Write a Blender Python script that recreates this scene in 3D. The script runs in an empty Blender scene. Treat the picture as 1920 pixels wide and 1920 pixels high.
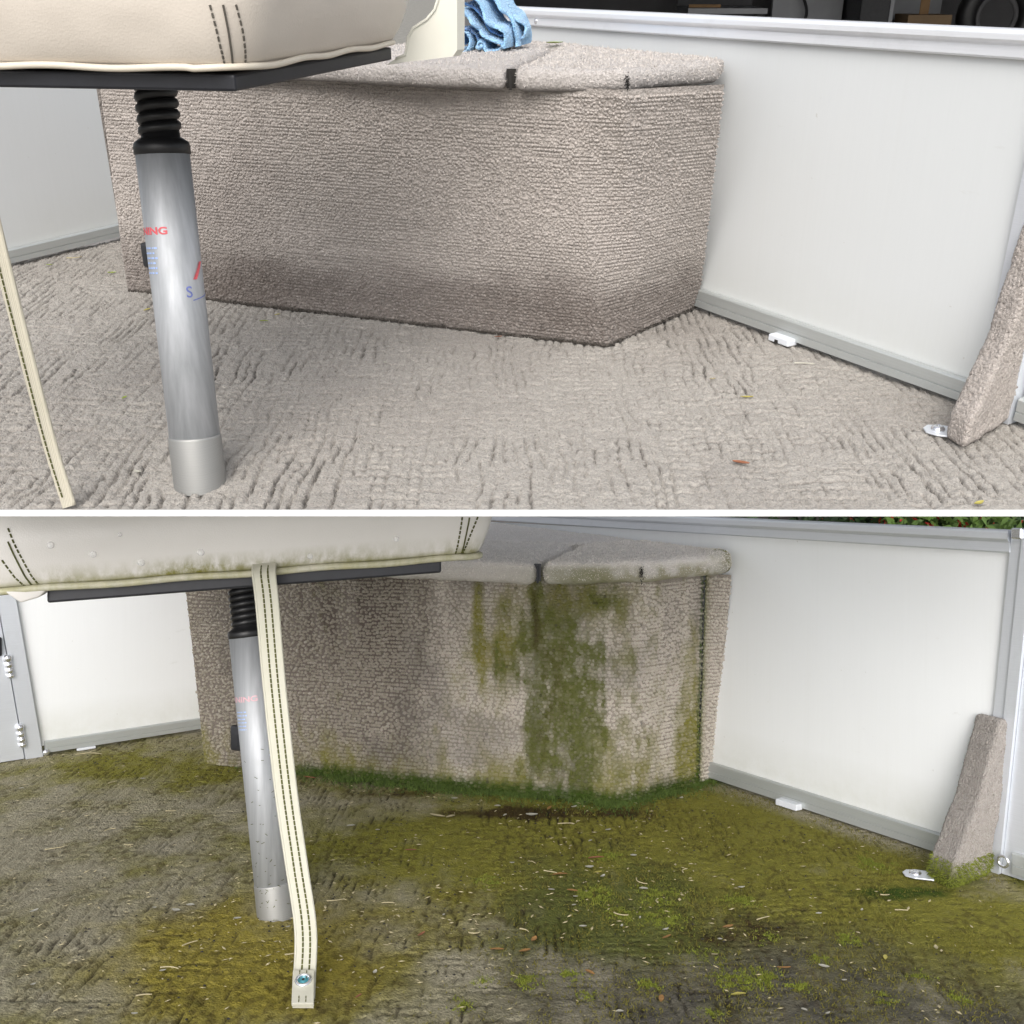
import bpy, bmesh, math, random
import numpy as np
from mathutils import Matrix, Vector

random.seed(7)
rng = np.random.default_rng(11)
scene = bpy.context.scene
COL = scene.collection

# ------------------------------------------------------------------ camera, sky, sun, exposure
FOC = 2000.0 / 1920.0
EYE_A, PITCH_A = 0.626, math.atan(1010 / 2000.0)       # eye height above the upper deck, view pitch
EYE_B, PITCH_B = 0.817, math.atan(50 / 2000.0)         # the same for the lower deck (tilted with its stand)
cam_d = bpy.data.cameras.new("camera")
cam_d.sensor_width = 36.0
cam_d.lens = 36.0 * FOC
cam_d.clip_start, cam_d.clip_end = 0.05, 3000.0
cam = bpy.data.objects.new("camera", cam_d)
COL.objects.link(cam)
cam.location = (0, 0, EYE_A)
cam.rotation_euler = (math.pi / 2 - PITCH_A, 0, 0)
scene.camera = cam

SUN_EL, SUN_AZ = math.radians(45), math.radians(188)   # azimuth clockwise from +Y: behind the viewer
world = bpy.data.worlds.new("World")
scene.world = world
world.use_nodes = True
wn = world.node_tree
sky = wn.nodes.new("ShaderNodeTexSky")
sky.sky_type = 'NISHITA'
sky.sun_disc = False
sky.sun_elevation = SUN_EL
sky.sun_rotation = SUN_AZ
sky.dust_density = 4.0
hsv = wn.nodes.new("ShaderNodeHueSaturation")
hsv.inputs['Saturation'].default_value = 0.35
bg = wn.nodes["Background"]
bg.inputs['Strength'].default_value = 0.15
wn.links.new(sky.outputs['Color'], hsv.inputs['Color'])
wn.links.new(hsv.outputs['Color'], bg.inputs['Color'])

sun_d = bpy.data.lights.new("sun", 'SUN')
sun_d.energy = 1.25
sun_d.angle = math.radians(45)
sun_d.color = (1.0, 0.97, 0.92)
sun = bpy.data.objects.new("sun", sun_d)
COL.objects.link(sun)
sdir = Vector((math.sin(SUN_AZ) * math.cos(SUN_EL), math.cos(SUN_AZ) * math.cos(SUN_EL), math.sin(SUN_EL)))
sun.rotation_euler = sdir.to_track_quat('Z', 'Y').to_euler()
sun.location = sdir * 20

vs = scene.view_settings
vs.view_transform = 'Standard'
vs.look = 'None'
vs.gamma = 1.0
vs.use_curve_mapping = False
vs.exposure = 0.5
scene.render.engine = 'CYCLES'
scene.cycles.use_denoising = True
scene.cycles.denoising_prefilter = 'NONE'
scene.cycles.max_bounces = 8
scene.cycles.diffuse_bounces = 4

# ------------------------------------------------------------------ the two decks' frames
class Deck:
    def __init__(s, eye, pitch, M):
        s.h, s.c, s.q, s.M = eye, math.cos(pitch), math.sin(pitch), M
    def d(s, x, y):
        u = (960 - y) / 2000.0
        return np.array([(x - 960) / 2000.0, s.c + u * s.q, -s.q + u * s.c])
    def z(s, x, y, z=0.0):
        d = s.d(x, y); t = (z - s.h) / d[2]
        return np.array([0, 0, s.h]) + t * d
    def y(s, x, y, yy):
        d = s.d(x, y); t = yy / d[1]
        return np.array([0, 0, s.h]) + t * d
    def pl(s, x, y, p0, n):
        d = s.d(x, y); o = np.array([0, 0, s.h])
        return o + d * (np.dot(np.asarray(p0) - o, n) / np.dot(d, n))
A = Deck(EYE_A, PITCH_A, Matrix.Identity(4))
B = Deck(EYE_B, PITCH_B, Matrix.Translation((0, 0, EYE_A)) @ Matrix.Rotation(-(PITCH_A - PITCH_B), 4, 'X') @ Matrix.Translation((0, 0, -EYE_B)))

def nrm(v):
    v = np.asarray(v, float); return v / np.linalg.norm(v)

# ------------------------------------------------------------------ noise
def vnoise(x, y, seed=0):
    x = np.asarray(x, float); y = np.asarray(y, float)
    xi = np.floor(x).astype(np.int64); yi = np.floor(y).astype(np.int64)
    fx = x - xi; fy = y - yi
    fx = fx * fx * (3 - 2 * fx); fy = fy * fy * (3 - 2 * fy)
    def h(a, b):
        n = (a * 374761393 + b * 668265263 + seed * 974634777) & 0xFFFFFFFF
        n = ((n ^ (n >> 13)) * 1274126177) & 0xFFFFFFFF
        n = n ^ (n >> 16)
        return (n & 0xFFFF) / 65535.0
    a, b, c, d = h(xi, yi), h(xi + 1, yi), h(xi, yi + 1), h(xi + 1, yi + 1)
    return (a * (1 - fx) + b * fx) * (1 - fy) + (c * (1 - fx) + d * fx) * fy
def fbm(x, y, o=4, seed=0):
    r = 0; a = 0.5; t = 0
    for k in range(o):
        r = r + a * vnoise(x * 2 ** k, y * 2 ** k, seed + k * 7); t += a; a *= 0.55
    return r / t
def sstep(a, b, x):
    t = np.clip((x - a) / (b - a), 0, 1); return t * t * (3 - 2 * t)

# ------------------------------------------------------------------ materials
MATS = {}
class NT:
    def __init__(s, name):
        s.m = bpy.data.materials.new(name); s.m.use_nodes = True
        s.t = s.m.node_tree; s.b = s.t.nodes["Principled BSDF"]; MATS[name] = s.m
    def n(s, typ, **kw):
        nd = s.t.nodes.new(typ)
        for k, v in kw.items():
            if k in nd.inputs.keys(): s.put(nd.inputs[k], v)
            else: setattr(nd, k, v)
        return nd
    def put(s, inp, v):
        if hasattr(v, 'is_linked') or isinstance(v, bpy.types.NodeSocket): s.t.links.new(v, inp)
        else: inp.default_value = v
    def coord(s, kind='Object'): return s.n("ShaderNodeTexCoord").outputs[kind]
    def mapped(s, scale=(1, 1, 1), kind='Object'):
        mp = s.n("ShaderNodeMapping"); s.t.links.new(s.coord(kind), mp.inputs['Vector']); mp.inputs['Scale'].default_value = scale
        return mp.outputs[0]
    def noise(s, scale, detail=4, rough=0.6, vec=None, dist=0.0):
        nd = s.n("ShaderNodeTexNoise", Scale=scale, Detail=detail, Roughness=rough, Distortion=dist)
        s.t.links.new(vec if vec is not None else s.coord(), nd.inputs['Vector'])
        return nd.outputs['Fac']
    def ramp(s, fac, stops):
        r = s.n("ShaderNodeValToRGB"); s.t.links.new(fac, r.inputs[0])
        e = r.color_ramp.elements
        while len(e) < len(stops): e.new(0.5)
        for q, (p, c) in zip(e, stops):
            q.position = p; q.color = (*c, 1) if len(c) == 3 else c
        return r.outputs[0]
    def mix(s, fac, a, b, mode='MIX'):
        m = s.n("ShaderNodeMix"); m.data_type = 'RGBA'; m.blend_type = mode
        s.put(m.inputs[0], fac)
        for i, v in ((6, a), (7, b)):
            s.put(m.inputs[i], (*v, 1) if isinstance(v, tuple) and len(v) == 3 else v)
        return m.outputs[2]
    def math(s, op, a, b=0.5):
        m = s.n("ShaderNodeMath", operation=op); s.put(m.inputs[0], a); s.put(m.inputs[1], b); return m.outputs[0]
    def attr(s, name): return s.n("ShaderNodeAttribute", attribute_name=name).outputs['Fac']
    def bump(s, h, dist=0.002, st=1.0):
        b = s.n("ShaderNodeBump", Strength=st, Distance=dist); s.t.links.new(h, b.inputs['Height'])
        s.t.links.new(b.outputs[0], s.b.inputs['Normal'])
    def set(s, **kw):
        for k, v in kw.items():
            k = k.replace('_', ' ')
            s.put(s.b.inputs[k], (*v, 1) if isinstance(v, tuple) and len(v) == 3 else v)
        return s

def simple(name, col, rough=0.5, metal=0.0, var=0.15, scale=30, bump=0.0, **kw):
    t = NT(name)
    n = t.noise(scale, 5, 0.65)
    c = t.ramp(n, [(0.25, tuple(v * (1 - var) for v in col)), (0.75, tuple(min(1, v * (1 + var)) for v in col))])
    t.set(Base_Color=c, Roughness=rough, Metallic=metal, **kw)
    if bump: t.bump(t.noise(scale * 4, 4), bump)
    return t.m

def carpet(name, lo, hi, stains=False, damp=None, loop=190.0, relief=0.0028, bst=0.8):
    t = NT(name)
    big = t.noise(5, 4, 0.6)
    fine = t.noise(330, 3, 0.75)
    mid = t.noise(45, 4, 0.65)
    c = t.ramp(mid, [(0.25, lo), (0.72, hi)])
    c = t.mix(0.5, c, t.ramp(fine, [(0.3, tuple(v * 0.55 for v in lo)), (0.7, tuple(v * 1.22 for v in hi))]))
    c = t.mix(t.math('MULTIPLY', big, 0.35), c, tuple(v * 0.82 for v in lo))
    c = t.mix(t.math('MULTIPLY', t.attr('damp'), 0.85), c, damp or (0.13, 0.105, 0.09))
    if stains:
        grain = t.math('ADD', t.math('MULTIPLY', fine, 0.9), t.math('MULTIPLY', mid, 0.9))    # 0..1.8, mean .9
        def lay(c, a, col, col2, s=1.0):
            f = t.math('MULTIPLY', t.attr(a), t.math('ADD', t.math('MULTIPLY', grain, 0.95), 0.22)); f = t.math('MINIMUM', t.math('MULTIPLY', f, s), 0.98)
            return t.mix(f, c, t.mix(t.math('MULTIPLY', grain, 0.55), col, col2))
        c = lay(c, 'olive', (0.122, 0.118, 0.016), (0.300, 0.282, 0.056))
        c = lay(c, 'yellow', (0.20, 0.165, 0.022), (0.37, 0.31, 0.065))
        c = lay(c, 'dark', (0.062, 0.057, 0.052), (0.125, 0.118, 0.108))
        c = lay(c, 'green', (0.068, 0.082, 0.016), (0.175, 0.185, 0.058))
        c = lay(c, 'brown', (0.040, 0.026, 0.012), (0.085, 0.06, 0.028))
        c = lay(c, 'moss', (0.022, 0.045, 0.008), (0.07, 0.11, 0.02))
    c = t.mix(t.attr('dirt'), c, (0.045, 0.038, 0.03))
    t.set(Base_Color=c, Roughness=0.95, Specular_IOR_Level=0.06, Sheen_Weight=0.0 if stains else 0.12, Sheen_Roughness=0.6)
    vo = t.n("ShaderNodeTexVoronoi", Scale=loop); vo.feature = 'F1'; t.t.links.new(t.coord(), vo.inputs['Vector'])
    lp = t.math('MULTIPLY', t.math('SUBTRACT', 1.0, vo.outputs['Distance']), 1.5)
    t.bump(t.math('ADD', lp, t.math('ADD', fine, t.noise(700, 2, 0.7))), relief, bst)
    return t.m

M_carpetA = carpet('carpet_clean', (0.378, 0.350, 0.316), (0.482, 0.452, 0.412), relief=0.0024, bst=0.7)
M_carpetA2 = carpet('carpet_console_clean', (0.44, 0.395, 0.362), (0.63, 0.575, 0.535))
M_lidA = carpet('carpet_lid_clean_lit', (0.50, 0.465, 0.44), (0.62, 0.58, 0.555))  # console carpet lightened for the lid: overhead light put into its colour
M_carpetB = carpet('carpet_stained', (0.28, 0.255, 0.180), (0.46, 0.422, 0.312), True)
M_carpetB2 = carpet('carpet_console_stained', (0.56, 0.505, 0.445), (0.76, 0.70, 0.625), True, (0.30, 0.27, 0.215), 190.0, 0.0028, .8)
M_gapshade = carpet('carpet_gap_shade_stained', (0.34, 0.305, 0.262), (0.47, 0.425, 0.372), True)  # darker sheet behind the loops; paints shade into the gaps between them
M_braceB = carpet('carpet_brace_stained', (0.40, 0.37, 0.345), (0.53, 0.495, 0.465), True)
M_pile = simple('pile_fibre', (0.58, 0.54, 0.505), 0.95, 0, 0.2, 90)
M_lidB = carpet('carpet_lid_stained_lit', (0.70, 0.655, 0.605), (0.84, 0.795, 0.745), True)  # base colour raised to stand in for light the upper deck blocks
M_pileB = simple('pile_fibre_lit', (0.80, 0.755, 0.70), 0.95, 0, 0.2, 90)  # lid pile, its colour lightened against the upper deck's shade
M_moss = simple('moss_blades', (0.075, 0.12, 0.018), 0.8, 0, 0.5, 60)
M_mossy = simple('moss_yellow', (0.17, 0.20, 0.02), 0.8, 0, 0.4, 60)

def panel_mat(name, col, grime=0.0):
    t = NT(name)
    st = t.noise(1.0, 5, 0.6, t.mapped((160, 160, 4)))
    blot = t.noise(3.5, 5, 0.6)
    c = t.ramp(st, [(0.3, tuple(v * 0.985 for v in col)), (0.7, col)])
    c = t.mix(t.math('MULTIPLY', blot, 0.14), c, (0.62, 0.64, 0.60))
    runs = t.noise(1.0, 4, 0.7, t.mapped((26, 26, 0.9)))
    c = t.mix(t.ramp(runs, [(0.55, (0, 0, 0)), (0.78, (0.08, 0.08, 0.08))]), c, (0.55, 0.55, 0.50))
    scf = t.noise(1.0, 6, 0.75, t.mapped((9, 9, 30)))
    c = t.mix(t.ramp(scf, [(0.66, (0, 0, 0)), (0.74, (0.22, 0.22, 0.22))]), c, (0.50, 0.50, 0.47))
    sep = t.n("ShaderNodeSeparateXYZ"); t.t.links.new(t.coord(), sep.inputs[0])
    low = t.n("ShaderNodeMapRange"); t.t.links.new(sep.outputs['Z'], low.inputs[0]); low.inputs[1].default_value = .16; low.inputs[2].default_value = .03; low.inputs[3].default_value = 0; low.inputs[4].default_value = .22 + grime
    c = t.mix(t.math('MULTIPLY', low.outputs[0], t.noise(16, 6, .7)), c, (0.42, 0.42, 0.30))
    spk = t.noise(75, 2, 0.5)
    c = t.mix(t.ramp(spk, [(0.76, (0, 0, 0)), (0.80, (0.3, 0.3, 0.3))]), c, (0.35, 0.33, 0.27))
    t.set(Base_Color=c, Roughness=t.ramp(blot, [(0.3, (0.34,) * 3), (0.7, (0.5,) * 3)]), Specular_IOR_Level=0.35)
    t.bump(t.noise(1.0, 3, 0.5, t.mapped((300, 300, 30))), 0.0004, 0.4)
    return t.m
M_panel = panel_mat('white_panel', (0.655, 0.675, 0.685))
M_panelB = panel_mat('white_panel_weathered', (0.85, 0.87, 0.89), 0.35)

def alu(name, col=(0.78, 0.79, 0.81), rough=0.36, sc=(6, 6, 900), var=0.10, metal=0.9):
    t = NT(name)
    br = t.noise(1.0, 4, 0.7, t.mapped(sc))
    bl = t.noise(14, 5, 0.65)
    c = t.ramp(br, [(0.25, tuple(v * (1 - var) for v in col)), (0.75, tuple(min(1, v * (1 + var)) for v in col))])
    c = t.mix(t.ramp(bl, [(0.56, (0, 0, 0)), (0.80, (0.18, 0.18, 0.18))]), c, (0.42, 0.43, 0.42))
    t.set(Base_Color=c, Metallic=metal, Roughness=t.math('ADD', t.math('MULTIPLY', bl, 0.22), rough - 0.1))
    t.bump(br, 0.0003, 0.5)
    return t.m
def tube_mat():
    t = NT('brushed_tube')
    br = t.noise(1.0, 4, 0.7, t.mapped((1, 1, 1100))); st = t.noise(1.0, 3, 0.6, t.mapped((70, 70, 0.8))); bl = t.noise(20, 5, .65)
    c = t.ramp(st, [(0.28, (0.31, 0.325, 0.34)), (0.5, (0.40, 0.415, 0.435)), (0.72, (0.49, 0.505, 0.53))])
    c = t.mix(t.math('MULTIPLY', br, .25), c, (0.45, 0.46, 0.48))
    c = t.mix(t.ramp(bl, [(0.62, (0, 0, 0)), (0.75, (.35, .35, .35))]), c, (0.36, 0.37, 0.36))
    t.set(Base_Color=c, Metallic=0.5, Roughness=t.math('ADD', t.math('MULTIPLY', bl, 0.16), 0.50)); t.bump(br, .0003, .5)
    return t.m
M_tube = tube_mat()
M_sleeve = alu('dull_sleeve', (0.33, 0.33, 0.32), 0.54, (1, 1, 1400), 0.18, 0.6)
M_rail = alu('aluminium_rail', (0.84, 0.86, 0.90), 0.33, (3, 3, 600), 0.03, 0.35)
M_railB = alu('aluminium_frame', (0.70, 0.73, 0.78), 0.40, (3, 3, 500), 0.05, 0.45)
M_rail_low = alu('dull_aluminium_rail', (0.56, 0.585, 0.58), 0.5, (3, 3, 500), 0.06, 0.6)
M_chrome = alu('bright_bolt', (0.86, 0.87, 0.90), 0.2, (20, 20, 20), 0.05)
M_black = simple('black_plastic', (0.022, 0.023, 0.027), 0.5, 0, 0.3, 40)
M_plate = simple('dark_plate', (0.016, 0.017, 0.022), 0.5, 0.1, 0.25, 50)
M_boot = simple('black_rubber', (0.012, 0.012, 0.013), 0.42, 0, 0.2, 60)
M_white = simple('white_trim', (0.86, 0.86, 0.86), 0.5, 0, 0.02, 20)
M_foot = simple('pale_plastic', (0.72, 0.75, 0.80), 0.45, 0, 0.06, 60)
M_cream = simple('cream_plastic', (0.70, 0.69, 0.61), 0.42, 0, 0.03, 20)
M_thread = simple('dark_thread', (0.10, 0.09, 0.075), 0.9, 0, 0.3, 200)
M_threadB = simple('algae_thread', (0.075, 0.078, 0.018), 0.9, 0, 0.5, 120)
M_red = simple('red_print', (0.62, 0.10, 0.12), 0.5, 0, 0.2, 200)
M_redB = simple('faded_red_print', (0.60, 0.38, 0.42), 0.5, 0, 0.15, 200)
M_blue = simple('blue_print', (0.14, 0.17, 0.42), 0.5, 0, 0.3, 200)
M_blueB = simple('faded_blue_print', (0.36, 0.48, 0.78), 0.5, 0, 0.1, 200)
M_hole = simple('dark_gap', (0.02, 0.018, 0.016), 0.9, 0, 0.3, 60)

def vinyl(name, col, algae=False):
    t = NT(name)
    big = t.noise(6, 4, 0.55)
    c = t.ramp(big, [(0.3, tuple(v * 0.94 for v in col)), (0.7, col)])
    if algae:
        sp = t.noise(1.0, 5, 0.7, t.mapped((55, 55, 16)))
        f = t.math('MULTIPLY', t.attr('algae'), t.ramp(sp, [(0.34, (0, 0, 0)), (0.60, (1, 1, 1))]))
        c = t.mix(f, c, (0.17, 0.16, 0.012))
        c = t.mix(t.attr('edge'), c, t.mix(t.noise(50, 4), (0.11, 0.115, 0.02), (0.45, 0.42, 0.16)))
    t.set(Base_Color=c, Roughness=t.ramp(big, [(0.2, (0.36,) * 3), (0.8, (0.48,) * 3)]), Specular_IOR_Level=0.4)
    v = t.n("ShaderNodeTexVoronoi", Scale=420.0); t.t.links.new(t.coord(), v.inputs['Vector'])
    t.bump(t.math('ADD', v.outputs['Distance'], t.math('MULTIPLY', t.noise(35, 3), 2.0)), 0.0004, 0.4)
    return t.m
M_vinylA = vinyl('cream_vinyl', (0.66, 0.60, 0.53))
M_vinylB = vinyl('white_vinyl_algae', (0.69, 0.67, 0.64), True)
M_pipingA = vinyl('cream_piping', (0.66, 0.60, 0.50))
def webbing(name, col):
    t = NT(name)
    w = t.n("ShaderNodeTexWave", Scale=180.0, Distortion=1.0); t.t.links.new(t.coord(), w.inputs['Vector'])
    n = t.noise(25, 4)
    t.set(Base_Color=t.mix(t.math('MULTIPLY', n, 0.35), col, tuple(v * f for v, f in zip(col, (0.82, 0.85, 0.62)))), Roughness=0.75)
    t.bump(w.outputs['Fac'], 0.0005, 0.5)
    return t.m
M_strapA = webbing('cream_strap', (0.55, 0.51, 0.43))
M_strapB = webbing('white_strap', (0.52, 0.505, 0.44))
def towel_mat():
    t = NT('blue_terry')
    v = t.n("ShaderNodeTexVoronoi", Scale=330.0); t.t.links.new(t.coord(), v.inputs['Vector'])
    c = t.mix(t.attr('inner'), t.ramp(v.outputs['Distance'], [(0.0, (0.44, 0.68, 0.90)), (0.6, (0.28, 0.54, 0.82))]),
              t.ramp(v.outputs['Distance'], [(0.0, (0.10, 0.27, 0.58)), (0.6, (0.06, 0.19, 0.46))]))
    t.set(Base_Color=c, Roughness=0.95, Sheen_Weight=0.4)
    t.bump(v.outputs['Distance'], 0.003, 1.0)
    return t.m
M_towel = towel_mat()
M_leaf = simple('fresh_leaf', (0.30, 0.40, 0.03), 0.5, 0, 0.3, 80)
M_petal = simple('white_petal', (0.50, 0.48, 0.41), 0.7, 0, 0.12, 120)
M_orange = simple('orange_leaf', (0.34, 0.18, 0.06), 0.7, 0, 0.35, 120)
M_tan = simple('tan_twig', (0.44, 0.38, 0.23), 0.8, 0, 0.25, 120)
M_brownleaf = simple('brown_leaf', (0.30, 0.12, 0.06), 0.7, 0, 0.35, 120)
M_ylw = simple('yellow_leaf', (0.48, 0.42, 0.10), 0.7, 0, 0.25, 120)
M_drop = NT('water_drop').set(Base_Color=(1.0, 1.0, 1.0), Roughness=0.03, IOR=1.33, Alpha=0.35).m
M_teal = simple('teal_snap_core', (0.08, 0.30, 0.36), 0.3, 0.4, 0.3, 200)

# ------------------------------------------------------------------ mesh helpers
def mk(name, V, Fc, mat, smooth=False, attrs=None):
    me = bpy.data.meshes.new(name)
    V = np.asarray(V, np.float32)
    if isinstance(Fc, np.ndarray):
        k = Fc.shape[1]; nf = len(Fc)
        me.vertices.add(len(V)); me.vertices.foreach_set('co', V.ravel())
        me.loops.add(nf * k); me.loops.foreach_set('vertex_index', Fc.astype(np.int32).ravel())
        me.polygons.add(nf); me.polygons.foreach_set('loop_start', np.arange(0, nf * k, k, dtype=np.int32))
        me.update(calc_edges=True)
    else:
        me.from_pydata([tuple(map(float, v)) for v in V], [], [tuple(int(i) for i in f) for f in Fc]); me.update()
    if smooth: me.polygons.foreach_set('use_smooth', np.ones(len(me.polygons), bool))
    for k, a in (attrs or {}).items():
        at = me.attributes.new(k, 'FLOAT', 'POINT'); at.data.foreach_set('value', np.asarray(a, np.float32).ravel())
    if mat: me.materials.append(mat)
    return me

class Thing:
    """An Empty at the thing's base; parts are added in deck coordinates."""
    def __init__(s, deck, name, base, label=None, cat=None, group=None, kind=None):
        s.deck, s.base = deck, np.asarray(base, float)
        s.o = bpy.data.objects.new(name, None); s.o.empty_display_size = 0.05
        COL.objects.link(s.o); s.o.matrix_basis = deck.M @ Matrix.Translation(Vector(s.base))
        tag(s.o, label, cat, group, kind)
    def part(s, name, VF, mat, parent=None, smooth=False, attrs=None, label=None, kind=None):
        V, Fc = VF
        me = mk(name, np.asarray(V, float) - s.base, Fc, mat, smooth, attrs)
        o = bpy.data.objects.new(name, me); COL.objects.link(o); o.parent = parent or s.o
        if label: o['label'] = label
        if kind: o['kind'] = kind
        return o
def tag(o, label=None, cat=None, group=None, kind=None):
    for k, v in (('label', label), ('category', cat), ('group', group), ('kind', kind)):
        if v: o[k] = v
def single(deck, name, VF, mat, base, label=None, cat=None, group=None, kind=None, smooth=False, attrs=None):
    V, Fc = VF
    me = mk(name, np.asarray(V, float) - np.asarray(base, float), Fc, mat, smooth, attrs)
    o = bpy.data.objects.new(name, me); COL.objects.link(o)
    o.matrix_basis = deck.M @ Matrix.Translation(Vector(base)); tag(o, label, cat, group, kind)
    return o

def join(*vfs):
    V, Fc, n = [], [], 0
    for v, f in vfs:
        V.append(np.asarray(v, float)); Fc += [tuple(int(i) + n for i in q) for q in f]; n += len(v)
    return np.concatenate(V), Fc
def obox(c, ax, half):
    c = np.asarray(c, float); ax = [nrm(a) for a in ax]
    V = [c + sx * half[0] * ax[0] + sy * half[1] * ax[1] + sz * half[2] * ax[2] for sx in (-1, 1) for sy in (-1, 1) for sz in (-1, 1)]
    return np.array(V), [(0, 1, 3, 2), (4, 6, 7, 5), (0, 4, 5, 1), (2, 3, 7, 6), (0, 2, 6, 4), (1, 5, 7, 3)]
def box(x0, x1, y0, y1, z0, z1):
    return obox(((x0 + x1) / 2, (y0 + y1) / 2, (z0 + z1) / 2), ((1, 0, 0), (0, 1, 0), (0, 0, 1)), ((x1 - x0) / 2, (y1 - y0) / 2, (z1 - z0) / 2))
def prism(P, vec):
    P = np.asarray(P, float); n = len(P)
    V = np.concatenate([P, P + np.asarray(vec, float)])
    Fc = [tuple(range(n))[::-1], tuple(range(n, 2 * n))] + [(i, (i + 1) % n, n + (i + 1) % n, n + i) for i in range(n)]
    return V, Fc
def bevel(VF, off, seg=3, sub=0):
    bm = bmesh.new()
    vs_ = [bm.verts.new(tuple(v)) for v in VF[0]]
    for f in VF[1]:
        try: bm.faces.new([vs_[i] for i in f])
        except ValueError: pass
    bmesh.ops.recalc_face_normals(bm, faces=bm.faces[:])
    if off > 0:
        bmesh.ops.bevel(bm, geom=bm.edges[:], offset=off, segments=seg, profile=0.5, affect='EDGES', clamp_overlap=True)
    if sub:
        bmesh.ops.triangulate(bm, faces=[f for f in bm.faces if len(f.verts) > 4])
        for it in range(12):
            ed = [e for e in bm.edges if e.calc_length() > sub]
            if not ed or len(bm.verts) > 60000: break
            bmesh.ops.subdivide_edges(bm, edges=ed, cuts=1, use_grid_fill=True)
            bmesh.ops.triangulate(bm, faces=[f for f in bm.faces if len(f.verts) > 4])
    bm.normal_update(); bm.verts.index_update()
    V = np.array([v.co[:] for v in bm.verts]); Nn = np.array([v.normal[:] for v in bm.verts])
    Fc = [tuple(v.index for v in f.verts) for f in bm.faces]; bm.free()
    return V, Fc, Nn
def bev(VF, off, seg=2):
    V, Fc, _ = bevel(VF, off, seg); return V, Fc
def frame_of(d):
    d = nrm(d); a = np.array([0, 0, 1.0]) if abs(d[2]) < 0.9 else np.array([1.0, 0, 0])
    u = nrm(np.cross(d, a)); return u, np.cross(d, u), d
def lathe(o, d, prof, n=40, cap=True):
    o = np.asarray(o, float); u, w, d = frame_of(d)
    V = []; Fc = []
    for r, h in prof:
        for k in range(n):
            a = 2 * math.pi * k / n; V.append(o + d * h + r * (math.cos(a) * u + math.sin(a) * w))
    for i in range(len(prof) - 1):
        for k in range(n):
            k2 = (k + 1) % n; Fc.append((i * n + k, i * n + k2, (i + 1) * n + k2, (i + 1) * n + k))
    if cap:
        Fc.append(tuple(range(n))[::-1]); Fc.append(tuple((len(prof) - 1) * n + k for k in range(n)))
    return np.array(V), Fc
def tube(P, r, n=8, closed=False):
    P = np.asarray(P, float); m = len(P)
    r = np.broadcast_to(np.asarray(r, float), (m,))
    T = np.roll(P, -1, 0) - np.roll(P, 1, 0) if closed else np.gradient(P, axis=0)
    T /= np.linalg.norm(T, axis=1)[:, None] + 1e-12
    u = frame_of(T[0])[0]; V = []
    for i in range(m):
        u = nrm(u - T[i] * np.dot(u, T[i])); w = np.cross(T[i], u)
        for k in range(n):
            a = 2 * math.pi * k / n; V.append(P[i] + r[i] * (math.cos(a) * u + math.sin(a) * w))
    Fc = []
    for i in range(m if closed else m - 1):
        j = (i + 1) % m
        for k in range(n):
            k2 = (k + 1) % n; Fc.append((i * n + k, i * n + k2, j * n + k2, j * n + k))
    if not closed: Fc += [tuple(range(n))[::-1], tuple((m - 1) * n + k for k in range(n))]
    return np.array(V), Fc
def gridfaces(ni, nj):
    i, j = np.meshgrid(np.arange(ni - 1), np.arange(nj - 1), indexing='ij')
    a = (i * nj + j).ravel()
    return np.stack([a, a + nj, a + nj + 1, a + 1], 1)
def spikes(P, N, length, width, spread=0.7, seed=1):
    """one thin triangle per fibre, rooted at P along N"""
    r = np.random.default_rng(seed); n = len(P)
    D = N + r.normal(0, spread, (n, 3)); D /= np.linalg.norm(D, axis=1)[:, None]
    S = np.cross(D, r.normal(0, 1, (n, 3))); S /= np.linalg.norm(S, axis=1)[:, None] + 1e-9
    L = (length * r.uniform(0.6, 1.3, n))[:, None]; W = (width * r.uniform(0.7, 1.3, n))[:, None]
    V = np.empty((n, 3, 3)); V[:, 0] = P - S * W * 0.5; V[:, 1] = P + S * W * 0.5; V[:, 2] = P + D * L
    return V.reshape(-1, 3), np.arange(n * 3).reshape(-1, 3)
def scatter(V, Fc, n, seed=1):
    r = np.random.default_rng(seed); T = []
    for f in Fc:
        for k in range(1, len(f) - 1): T.append((f[0], f[k], f[k + 1]))
    T = np.array(T); V = np.asarray(V); a, b, c = V[T[:, 0]], V[T[:, 1]], V[T[:, 2]]
    cr = np.cross(b - a, c - a); ar = np.linalg.norm(cr, axis=1)
    i = r.choice(len(T), n, p=ar / ar.sum()); u = r.random((n, 2)); s = u.sum(1) > 1; u[s] = 1 - u[s]
    return a[i] + (b - a)[i] * u[:, :1] + (c - a)[i] * u[:, 1:], cr[i] / (ar[i][:, None] + 1e-12)

# ------------------------------------------------------------------ ground and the yard behind
class W0: M = Matrix.Identity(4)
gt = NT('yard_ground')
gt.set(Base_Color=gt.ramp(gt.noise(3, 6, 0.65), [(0.3, (0.16, 0.15, 0.13)), (0.7, (0.27, 0.26, 0.23))]), Roughness=0.95)
gt.bump(gt.noise(40, 4), 0.01)
single(W0, 'ground', (np.array([(-400, -400, -2.6), (400, -400, -2.6), (400, 400, -2.6), (-400, 400, -2.6)]), [(0, 1, 2, 3)]), MATS['yard_ground'], (0, 0, -2.6), kind='structure')
M_conc = simple('driveway_concrete', (0.20, 0.19, 0.18), 0.9, 0, 0.2, 6, 0.004)
single(W0, 'driveway', box(-6, 12, 4.9, 18, -2.596, -0.9), M_conc, (0, 4.9, -2.6), kind='structure')

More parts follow.
